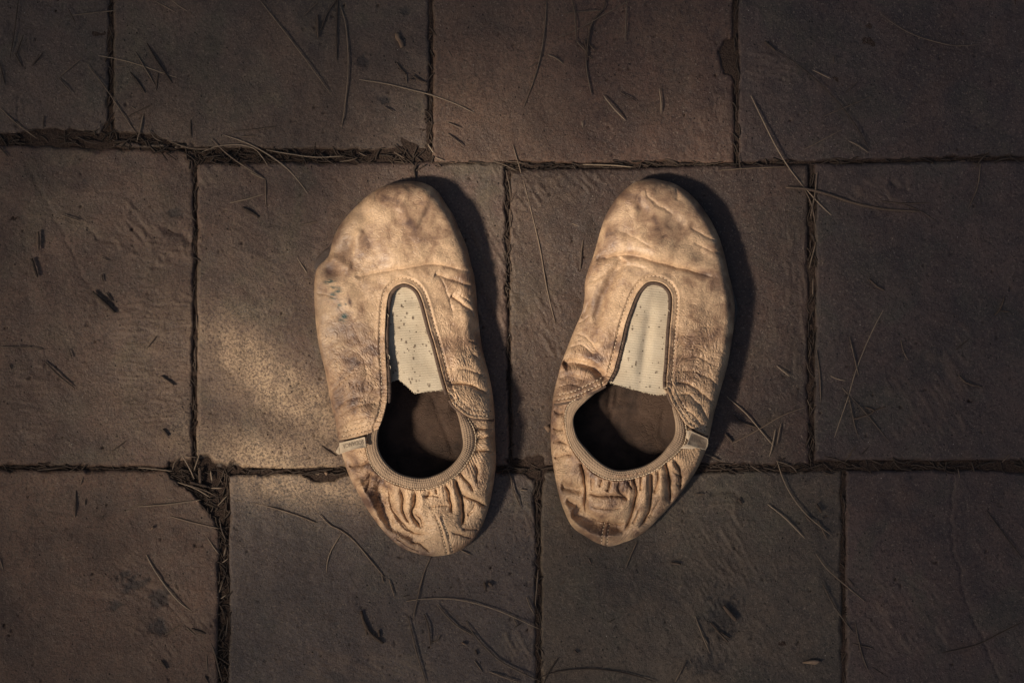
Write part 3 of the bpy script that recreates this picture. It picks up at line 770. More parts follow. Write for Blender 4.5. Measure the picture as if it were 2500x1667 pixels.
    def inset(path, refpt, dist):
        p = resample(catmull(path, 10), 120); T = np.gradient(p, axis=0); n = np.stack([-T[:, 1], T[:, 0]], -1); n /= np.linalg.norm(n, axis=1, keepdims=True)
        if ((np.array(refpt) - p) * n).sum() < 0: n = -n
        return p + n * dist
    for path in (D['seam_l'], D['seam_r']):
        row(inset(path, D['toe'], 7), 9.6, 7.0, from_grid_P, from_grid_Z)
        row(inset(path, D['toe'], 19), 9.6, 7.0, from_grid_P, from_grid_Z)
    for path in (D['heel_seam'], D['heel_seam2']):
        row(resample(catmull(path, 8), 80), 8.0, 5.8, heel_P, heel_Z, 0.25, 0.0004)
    bag.obj('stitching', THREAD, root, 'stuff'); hole_shade.obj('stitch_hole_shade', NEEDLE_DARK, root, 'stuff')

    # ---- inside: lining wall, insole; underneath: sole
    ins_out = resample(full, 420); nin = inward(np.vstack([ins_out, ins_out[:1]]))[:-1]
    io = ins_out + nin * 30
    ys = np.linspace(io[:, 1].min() + 2, io[:, 1].max() - 2, 150); rows = []
    io2 = np.vstack([io, io[:1]])
    for y in ys:
        k = np.nonzero((io2[:-1, 1] <= y) != (io2[1:, 1] <= y))[0]
        xs = io2[k, 0] + (y - io2[k, 1]) / (io2[k + 1, 1] - io2[k, 1]) * (io2[k + 1, 0] - io2[k, 0])
        x = np.linspace(xs.min(), xs.max(), 70); rows.append(np.stack([x, 0 * x + y], -1))
    G = np.stack(rows); Q = G.reshape(-1, 2)
    iz = 3.5 + 0.45 * fbm(Q[:, 0] / 40, Q[:, 1] / 40, 160 + sd, 4, 0.55) + crease_disp(Q, D['insole_creases']) + blobs(Q, D['insole_blobs'])
    d, _, _ = polydist(Q, np.vstack([ins_out, ins_out[:1]])[::4]); iz += 1.2 * np.exp(-((d - 18) / 14) ** 2)
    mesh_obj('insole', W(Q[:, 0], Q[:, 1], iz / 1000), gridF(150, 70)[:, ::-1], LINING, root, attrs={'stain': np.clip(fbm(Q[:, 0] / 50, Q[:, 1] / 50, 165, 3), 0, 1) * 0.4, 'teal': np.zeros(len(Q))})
    nl = 26; tl = np.linspace(0, 1, nl)
    base = resample(catmull(D['heel_out_ext'], 12), NB); nb2 = inward(base); base = base + nb2 * 24
    Lx = Bi[:, None] - nb[:, None] * 7 * np.sin(math.pi * tl / 2)[None, :, None] + (base - Bi)[:, None] * (0.30 * np.clip(tl, 0, 1) ** 3)[None, :, None]
    lz = (bz[:, -1] - 3.0)[:, None] * (1 - tl)[None] + 5.2 * tl[None] + 0.9 * fbm(np.arange(NB)[:, None] / 26 + 0 * tl[None], 2.0 * tl[None] + 0 * np.arange(NB)[:, None], 170 + sd, 3)
    GL = W(Lx[..., 0], Lx[..., 1], lz / 1000)
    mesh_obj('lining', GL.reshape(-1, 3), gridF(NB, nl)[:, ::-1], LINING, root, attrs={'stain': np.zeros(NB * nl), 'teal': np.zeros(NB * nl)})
    so_ = np.array(catmull(D['sole'], 10, True)); nso = len(so_)
    c0 = so_.mean(0)
    rg = [W(so_[:, 0], so_[:, 1], 0.0004), W(so_[:, 0], so_[:, 1], 0.0016), W(so_[:, 0] + (c0[0] - so_[:, 0]) * .02, so_[:, 1] + (c0[1] - so_[:, 1]) * .02, 0.0020), W(so_[:, 0] * .4 + c0[0] * .6, so_[:, 1] * .4 + c0[1] * .6, 0.0020), np.repeat(W(c0[0], c0[1], 0.0020)[None], nso, 0)]
    G = np.stack(rg, 1)
    mesh_obj('sole', G.reshape(-1, 3), gridF(nso, 5, wrap=True), SOLE, root, attrs={'stain': np.zeros(nso * 5), 'teal': np.zeros(nso * 5)})

    # ---- folded label sewn into the side seam
    T = D['tag']; tl_, tr_, br_, bl_ = [np.array(p, float) for p in T['corners']]
    n1, n2 = 40, 22
    a, b = np.meshgrid(np.linspace(0, 1, n1), np.linspace(0, 1, n2), indexing='ij')
    P = tl_ * ((1 - a) * (1 - b))[..., None] + tr_ * (a * (1 - b))[..., None] + br_ * (a * b)[..., None] + bl_ * ((1 - a) * b)[..., None]
    P[..., 1] += T['bow'] * np.sin(math.pi * a) * b
    P[..., 0] += T.get('bowx', 0) * np.sin(math.pi * b) * a
    Zt = T['z'][0] * (1 - a) + T['z'][1] * a + T['curl'] * np.sin(math.pi * a) * (0.3 + 0.7 * b) + T.get('lift', 0) * b ** 2
    Zt = Zt + 0.25 * fbm(P[..., 0] / 16, P[..., 1] / 16, 180 + sd, 3)
    e = np.minimum(np.minimum(a, 1 - a) * 60, np.minimum(b, 1 - b) * 30)
    Zt = Zt + 0.5 * np.exp(-(e / 2.2) ** 2)
    Gt = W(P[..., 0], P[..., 1], Zt / 1000)
    Gt = np.concatenate([(Gt[:, :1] - np.array([0, 0, .0012])), Gt, (Gt[:, -1:] - np.array([0, 0, .0012]))], 1)
    Gt = np.concatenate([(Gt[:1] - np.array([0, 0, .0012])), Gt, (Gt[-1:] - np.array([0, 0, .0012]))], 0)
    tst = np.pad(np.full((n1, n2), T['stain']) + 0.25 * fbm(P[..., 0] / 14, P[..., 1] / 14, 182, 3), 1, mode='edge')
    # worn pale hem
    em = np.pad(np.exp(-(e / 2.6) ** 2), 1, mode='edge'); tst = np.clip(tst * (1 - 0.9 * em), 0, 1)
    tag = mesh_obj('label_tag', Gt.reshape(-1, 3), gridF(n1 + 2, n2 + 2), TAGM, root, attrs={'stain': tst.ravel(), 'teal': tst.ravel() * 0})
    if 'fold' in T:
        bag = Bag()
        for pl, zz in T['fold']:
            p = np.array(pl, float); i, j = np.meshgrid(np.linspace(0, 1, 8), np.linspace(0, 1, 8), indexing='ij')
            g = p[0] * ((1 - i) * (1 - j))[..., None] + p[1] * (i * (1 - j))[..., None] + p[2] * (i * j)[..., None] + p[3] * ((1 - i) * j)[..., None]
            gz = zz + 0.8 * np.sin(math.pi * i) * np.sin(math.pi * j)
            bag.add(W(g[..., 0], g[..., 1], gz / 1000).reshape(-1, 3), gridF(8, 8))
        f = bag.obj('tag_fold', TAGM, root)
        for nme in ('stain', 'teal'): f.data.attributes.new(nme, 'FLOAT', 'POINT')
    cu = bpy.data.curves.new('lettering', 'FONT'); cu.body = 'SODANCA'; cu.size = 1; cu.align_x = 'CENTER'; cu.align_y = 'CENTER'; cu.resolution_u = 2; cu.offset = 0.012
    to = bpy.data.objects.new('tmp', cu); COL.objects.link(to)
    dg = bpy.context.evaluated_depsgraph_get(); me = bpy.data.meshes.new_from_object(to.evaluated_get(dg)); bpy.data.objects.remove(to)
    me.name = 'lettering'
    n = len(me.vertices); vv = np.zeros(n * 3, np.float32); me.vertices.foreach_get('co', vv); vv = vv.reshape(-1, 3)
    w = vv[:, 0].max() - vv[:, 0].min(); h = vv[:, 1].max() - vv[:, 1].min()
    fu = vv[:, 0] / w; fv = vv[:, 1] / h            # -0.5 .. 0.5
    if T['flip']: fu, fv = -fu, -fv
    A = T['text'][0] + (fu + 0.5) * (T['text'][1] - T['text'][0]); Bv = T['text'][2] + (0.5 - fv) * (T['text'][3] - T['text'][2])
    ia = np.clip(A * (n1 - 1), 0, n1 - 1.001); ib = np.clip(Bv * (n2 - 1), 0, n2 - 1.001)
    i0, j0 = ia.astype(int), ib.astype(int); fa, fb = (ia - i0)[:, None], (ib - j0)[:, None]
    Gi = Gt[1:-1, 1:-1]
    pos = (Gi[i0, j0] * (1 - fa) * (1 - fb) + Gi[i0 + 1, j0] * fa * (1 - fb) + Gi[i0, j0 + 1] * (1 - fa) * fb + Gi[i0 + 1, j0 + 1] * fa * fb) + np.array([0, 0, 0.00022])
    pos = pos - np.array(root.location)
    me.vertices.foreach_set('co', pos.astype(np.float32).ravel()); me.materials.clear(); me.materials.append(INK); me.update()
    lo = bpy.data.objects.new('lettering', me); COL.objects.link(lo); lo.parent = tag
    return root

ZL = [  # x, y, height mm, rounding width px  (left slipper)
    (985, 470, 22, 46), (1050, 480, 22, 36), (985, 560, 25, 80), (880, 540, 22, 60), (1085, 550, 24, 36), (985, 650, 26, 90), (830, 640, 17, 60), (1130, 660, 24, 36), (810, 720, 19, 60),
    (985, 700, 25, 90), (880, 760, 24, 85), (1100, 760, 25, 48), (940, 850, 28, 95), (1065, 850, 27, 55), (840, 880, 23, 80), (1140, 880, 26, 42), (945, 960, 30, 100), (1096, 960, 30, 55),
    (1165, 980, 27, 38), (870, 990, 28, 85), (830, 1050, 20, 70), (915, 1050, 31, 95), (1130, 1020, 31, 55), (1160, 1080, 30, 32), (1192, 1080, 31, 24), (1194, 1140, 28, 28), (895, 1090, 31, 90), (860, 1110, 22, 80),
    (920, 1150, 31, 100), (980, 1186, 31, 130), (1050, 1190, 31, 130), (1125, 1148, 32, 100), (1178, 1180, 26, 34), (930, 1250, 20, 100), (1010, 1250, 24, 120), (1090, 1250, 24, 120), (1150, 1250, 21, 55),
    (1000, 1310, 20, 80), (1090, 1310, 20, 80), (1040, 1345, 13, 55), (870, 1180, 17, 80)]
ZR = [
    (1600, 465, 22, 42), (1665, 490, 22, 34), (1600, 560, 25, 80), (1500, 560, 21, 60), (1710, 560, 23, 34), (1590, 640, 27, 90), (1470, 650, 18, 55), (1740, 650, 23, 32), (1450, 740, 19, 60),
    (1600, 690, 25, 90), (1500, 760, 25, 85), (1720, 760, 26, 45), (1510, 850, 27, 90), (1636, 850, 28, 90), (1440, 850, 22, 75), (1740, 850, 25, 40), (1484, 930, 29, 100), (1628, 950, 30, 95),
    (1720, 960, 27, 36), (1400, 900, 23, 70), (1370, 950, 20, 60), (1420, 970, 29, 80), (1672, 1035, 31, 85), (1710, 1060, 28, 34), (1385, 1040, 31, 70), (1358, 1060, 20, 50), (1395, 1090, 31, 80),
    (1430, 1130, 31, 100), (1490, 1168, 31, 130), (1560, 1160, 31, 120), (1633, 1120, 31, 90), (1690, 1120, 25, 38), (1380, 1180, 20, 70), (1430, 1220, 22, 110), (1500, 1230, 24, 120), (1570, 1220, 24, 100), (1640, 1190, 22, 45),
    (1480, 1290, 19, 80), (1560, 1280, 18, 70), (1480, 1325, 11, 50), (1410, 1280, 17, 60)]

LEFT = dict(
    seed=0, center=(985, 900), label='left tan leather slipper with teal paint smudges and a pale label on its side',
    toe=(990, 443), arch=(982, 691), slot_c=(1000, 860), skin_dir=2.4,
    vamp_out=[(826, 1074), (822, 1048), (817, 1022), (809, 990), (800, 941), (791, 895), (781, 857), (773, 808), (768, 751), (767, 706), (769, 674), (776, 652), (791, 637), (802, 625), (806, 611), (812, 588), (824, 559), (843, 532), (871, 502), (897, 478), (928, 459), (957, 448), (990, 443), (1020, 444), (1044, 451), (1067, 467), (1089, 499), (1108, 528), (1124, 566), (1140, 604), (1149, 642), (1158, 674), (1163, 719), (1167, 767), (1172, 814), (1179, 856), (1190, 900), (1200, 945), (1206, 990), (1208, 1022)],
    heel_out=[(1208, 1024), (1209, 1060), (1211, 1109), (1210, 1141), (1205, 1180), (1197, 1222), (1187, 1257), (1170, 1299), (1146, 1327), (1117, 1346), (1086, 1355), (1051, 1357), (1016, 1350), (981, 1336), (952, 1313), (924, 1281), (897, 1243), (875, 1204), (858, 1173), (846, 1145), (837, 1116), (830, 1090), (826, 1075)],
    heel_out_ext=[(1206, 1005), (1208, 1024), (1209, 1060), (1211, 1109), (1210, 1141), (1205, 1180), (1197, 1222), (1187, 1257), (1170, 1299), (1146, 1327), (1117, 1346), (1086, 1355), (1051, 1357), (1016, 1350), (981, 1336), (952, 1313), (924, 1281), (897, 1243), (875, 1204), (858, 1173), (846, 1145), (837, 1116), (830, 1085), (826, 1060)],
    slot=[(924, 1046), (932, 1026), (940, 998), (945, 966), (944, 920), (942, 885), (940, 846), (940, 798), (943, 751), (949, 719), (960, 703), (973, 694), (988, 691), (1006, 697), (1021, 711), (1032, 735), (1041, 767), (1051, 805), (1062, 840), (1072, 878), (1081, 913), (1091, 948), (1098, 970)],
    seam_l=[(924, 1046), (896, 1058), (858, 1068), (826, 1074)], seam_r=[(1098, 970), (1107, 987), (1128, 1006), (1147, 1017), (1175, 1021), (1208, 1022)],
    bind_in=[(1106, 980), (1114, 1002), (1121, 1022), (1129, 1060), (1131, 1092), (1118, 1120), (1093, 1145), (1061, 1161), (1030, 1167), (996, 1163), (967, 1152), (942, 1130), (929, 1110), (922, 1088), (922, 1060), (927, 1040), (932, 1028)],
    bind_out=[(1116, 990), (1128, 1006), (1142, 1022), (1156, 1048), (1160, 1080), (1151, 1110), (1124, 1148), (1089, 1175), (1054, 1189), (1016, 1192), (981, 1184), (943, 1169), (914, 1144), (901, 1117), (895, 1092), (897, 1066), (902, 1050)],
    heel_keys=[(0.5, (1060, 1357))],
    heel_seam=[(1065, 1260), (1076, 1289), (1086, 1327), (1091, 1351)], heel_seam2=[(1079, 1266), (1094, 1306), (1104, 1345)],
    gathers=56, el_spots=75, cord_span=(0.10, 0.985), heights=ZL,
    el_left=[(990, 684), (966, 690), (948, 706), (940, 740), (935, 798), (935, 850), (936, 900), (938, 950)],
    el_right=[(992, 684), (1012, 692), (1032, 714), (1046, 760), (1060, 815), (1074, 865), (1088, 912), (1098, 950)],
    el_bottom=[(938, 936), (958, 930), (974, 928), (990, 940), (1004, 952), (1016, 960), (1045, 955), (1070, 953), (1098, 949)],
    el_sag=(1.6, 4.5, 0.0), el_axis=(0.08, 1.0), el_blobs=[(950, 900, 14, 60, 0, -2.0)],
    el_stains_shade=[(1005, 742, 20, 9, 0, 0.25), (1010, 860, 12, 40, -15, 0.16), (1040, 890, 20, 40, -15, 0.14)], el_threads=[(947, 770), (950, 870), (952, 895), (1040, 810)],
    vamp_creases=[
        ([(865, 677), (938, 662), (986, 655), (1023, 649), (1059, 646), (1096, 651), (1132, 661), (1160, 666)], 8, 1.6, 'v', 1),
        ([(1060, 668), (1093, 679), (1132, 693), (1161, 700)], 7, 1.5, 'v', 1), ([(1069, 667), (1091, 711), (1108, 774)], 4, 0.6),
        ([(1100, 722), (1142, 752), (1164, 782)], 7, 2.0, 'v', 1), ([(1120, 720), (1150, 738), (1166, 748)], 4, 0.8),
        ([(1090, 945), (1120, 936), (1149, 941), (1180, 958), (1203, 975)], 5, 2.2), ([(1060, 930), (1090, 950), (1110, 985)], 6, 1.0),
        ([(802, 628), (830, 640), (860, 658)], 12, 1.4, 'r'), ([(880, 560), (870, 590), (866, 620)], 9, 0.8, 'r'), ([(1000, 460), (985, 490), (975, 520)], 12, 0.6, 'r'), ([(1050, 470), (1040, 500), (1030, 540)], 10, 0.5, 'r'),
        ([(815, 1000), (850, 975), (885, 965)], 5, 0.9), ([(812, 1025), (850, 1000), (900, 985), (930, 990)], 5, 1.0), ([(822, 1045), (860, 1025), (900, 1015)], 5, 0.9), ([(800, 960), (840, 925), (870, 905)], 5, 0.7),
        ([(880, 860), (895, 910), (885, 960)], 5, 0.6), ([(860, 790), (885, 850)], 5, 0.5), ([(768, 715), (790, 718), (815, 726)], 2.5, 0.5), ([(1150, 860), (1172, 880), (1192, 910)], 5, 1.1), ([(1140, 830), (1165, 840), (1180, 858)], 4, 0.8), ([(1110, 900), (1150, 905), (1195, 925)], 5, 1.0),
        ([(905, 460), (915, 475), (918, 495)], 5, 0.5), ([(1085, 505), (1110, 520)], 3, 0.4)],
    vamp_blobs=[(848, 606, 16, 28, 15, -2.0), (805, 660, 20, 18, 0, -2.2), (892, 525, 13, 22, 0, -1.2), (905, 580, 18, 40, 0, -1.0), (1037, 527, 8, 24, 25, -1.3), (1160, 800, 14, 22, 0, -3.0), (1155, 725, 12, 10, 0, -1.2),
                (1150, 975, 30, 22, 20, 2.6), (900, 1020, 34, 26, -20, 2.0), (840, 820, 30, 70, 0, -1.0), (1010, 590, 50, 40, 0, 0.8), (1120, 880, 20, 40, -20, 1.2), (780, 850, 14, 60, 0, 1.0)],
    skin_zones=[(1120, 720, 50, 60, 0, 0.5), (900, 950, 60, 90, 0, 0.3), (1150, 900, 40, 80, 0, 0.5)],
    stains_shade=[(805, 662, 26, 22, 0, 0.55), (848, 606, 18, 30, 10, 0.4), (1037, 527, 9, 22, 25, 0.4), (893, 690, 12, 30, 0, 0.25), (830, 820, 40, 60, 0, 0.32), (880, 830, 30, 50, 0, 0.35), (905, 960, 30, 60, 0, 0.3), (1065, 745, 22, 16, 0, 0.4), (1000, 590, 70, 45, 0, 0.15),  # toe dent and left side include painted shade
            (854, 737, 4, 8, -15, 0.9), (820, 760, 16, 30, 0, 0.3), (1095, 850, 10, 14, 0, 0.3), (1150, 1000, 26, 14, 0, 0.3), (905, 1225, 12, 50, -10, 0.35), (980, 1330, 60, 20, 20, 0.3), (900, 440, 40, 14, 0, 0.3)],
    teal=[(808, 686, 16, 5, -12, 1), (800, 690, 6, 4, 0, .8), (811, 702, 9, 3.5, 0, 1), (826, 711, 8, 3.5, -5, 1.2), (812, 720, 8, 5, -5, 1.4), (815, 728, 10, 2, 0, 1), (828, 747, 5, 6, 0, 1.3), (844, 743, 3, 3, 0, 1), (840, 775, 8, 10, 20, 1.3), (832, 783, 5, 4, 0, .8), (830, 704, 8, 3, 20, .8)],
    heel_creases=[
        ([(928, 1158), (930, 1200), (938, 1245), (952, 1287), (985, 1308), (1040, 1316)], 18, 3.5, 'b', 1), ([(868, 1165), (885, 1205), (908, 1245), (940, 1285), (985, 1318), (1030, 1332)], 11, 2.2, 'r', 1), ([(944, 1180), (951, 1209), (954, 1235), (966, 1255), (986, 1279), (1011, 1298), (1049, 1306)], 5, 2.4),
        ([(976, 1188), (984, 1215), (984, 1244), (992, 1268), (1005, 1287)], 5, 2.6), ([(1012, 1193), (1013, 1222), (1006, 1252), (1018, 1275), (1032, 1292)], 6, 3.0), ([(1012, 1255), (1024, 1262), (1034, 1290)], 4, 1.6),
        ([(1048, 1197), (1047, 1206), (1040, 1216)], 3.5, 1.5), ([(1064, 1192), (1068, 1206)], 3.5, 1.5), ([(1086, 1180), (1097, 1203), (1101, 1232), (1105, 1256)], 5, 2.6), ([(1108, 1162), (1121, 1196), (1129, 1224), (1132, 1256), (1129, 1273), (1123, 1291)], 6, 3.6),
        ([(1045, 1240), (1073, 1234), (1099, 1236)], 4, 1.0), ([(1030, 1213), (1055, 1208), (1080, 1216)], 4, 0.9), ([(1119, 1150), (1145, 1180), (1158, 1205)], 5, 2.0), ([(1126, 1207), (1160, 1222), (1192, 1238)], 5, 2.2), ([(1126, 1292), (1150, 1292), (1172, 1294)], 4, 1.0),
        ([(1158, 1128), (1166, 1150), (1164, 1180)], 5, 1.6), ([(1140, 1260), (1155, 1240), (1160, 1225)], 4, 1.0), ([(1100, 1300), (1140, 1310), (1160, 1312)], 4, 1.2), ([(960, 1250), (985, 1285), (1010, 1300)], 4, 1.2), ([(1000, 1320), (1030, 1330), (1052, 1350)], 4, 1.2), ([(960, 1310), (1000, 1335), (1030, 1348)], 4, 1.0),
        ([(1154, 1052), (1175, 1046), (1207, 1048)], 6, 1.6), ([(1158, 1078), (1180, 1068), (1208, 1070)], 6, 1.5), ([(1155, 1102), (1180, 1100), (1210, 1108)], 6, 1.6), ([(850, 1140), (880, 1135), (905, 1125)], 6, 1.8), ([(870, 1190), (895, 1170), (912, 1150)], 8, 2.0), ([(905, 1150), (900, 1180), (890, 1205)], 7, 1.6)],
    heel_blobs=[(900, 1215, 16, 50, -25, 2.5), (1160, 1190, 24, 34, 0, 2.0), (1080, 1275, 34, 16, 0, 2.0), (1000, 1225, 10, 34, 0, 1.4), (1030, 1235, 10, 30, 0, 1.0), (1110, 1215, 10, 34, -10, 1.4), (1070, 1300, 20, 14, 0, 1.0), (850, 1125, 14, 14, 0, -1.5), (1175, 1130, 16, 30, 0, 1.2)],
    insole_creases=[([(1060, 975), (1070, 1010), (1090, 1060), (1105, 1100), (1112, 1130)], 4, 1.2, 'v', 1), ([(1050, 960), (1060, 980)], 6, 1.2)], insole_blobs=[(1095, 975, 14, 30, 0, 3.0)],
    spine=np.array([(990, 640), (1010, 900), (1020, 1100), (1040, 1220)]),
    sole=[(990, 447), (1060, 468), (1110, 545), (1150, 660), (1170, 860), (1196, 1000), (1198, 1150), (1170, 1270), (1090, 1340), (1000, 1325), (920, 1250), (850, 1120), (805, 930), (775, 760), (771, 668), (766, 652), (772, 632), (790, 612), (806, 598), (850, 540), (920, 470)],
    tag=dict(corners=[(828, 1081), (891, 1066), (894, 1092), (831, 1108)], bow=-3, z=(15.5, 28.5), curl=6.0, stain=0.08, flip=True, text=(0.13, 0.93, 0.18, 0.62), fold=[([(819, 1103), (829, 1086), (834, 1106), (828, 1110)], 15.0)]),
)
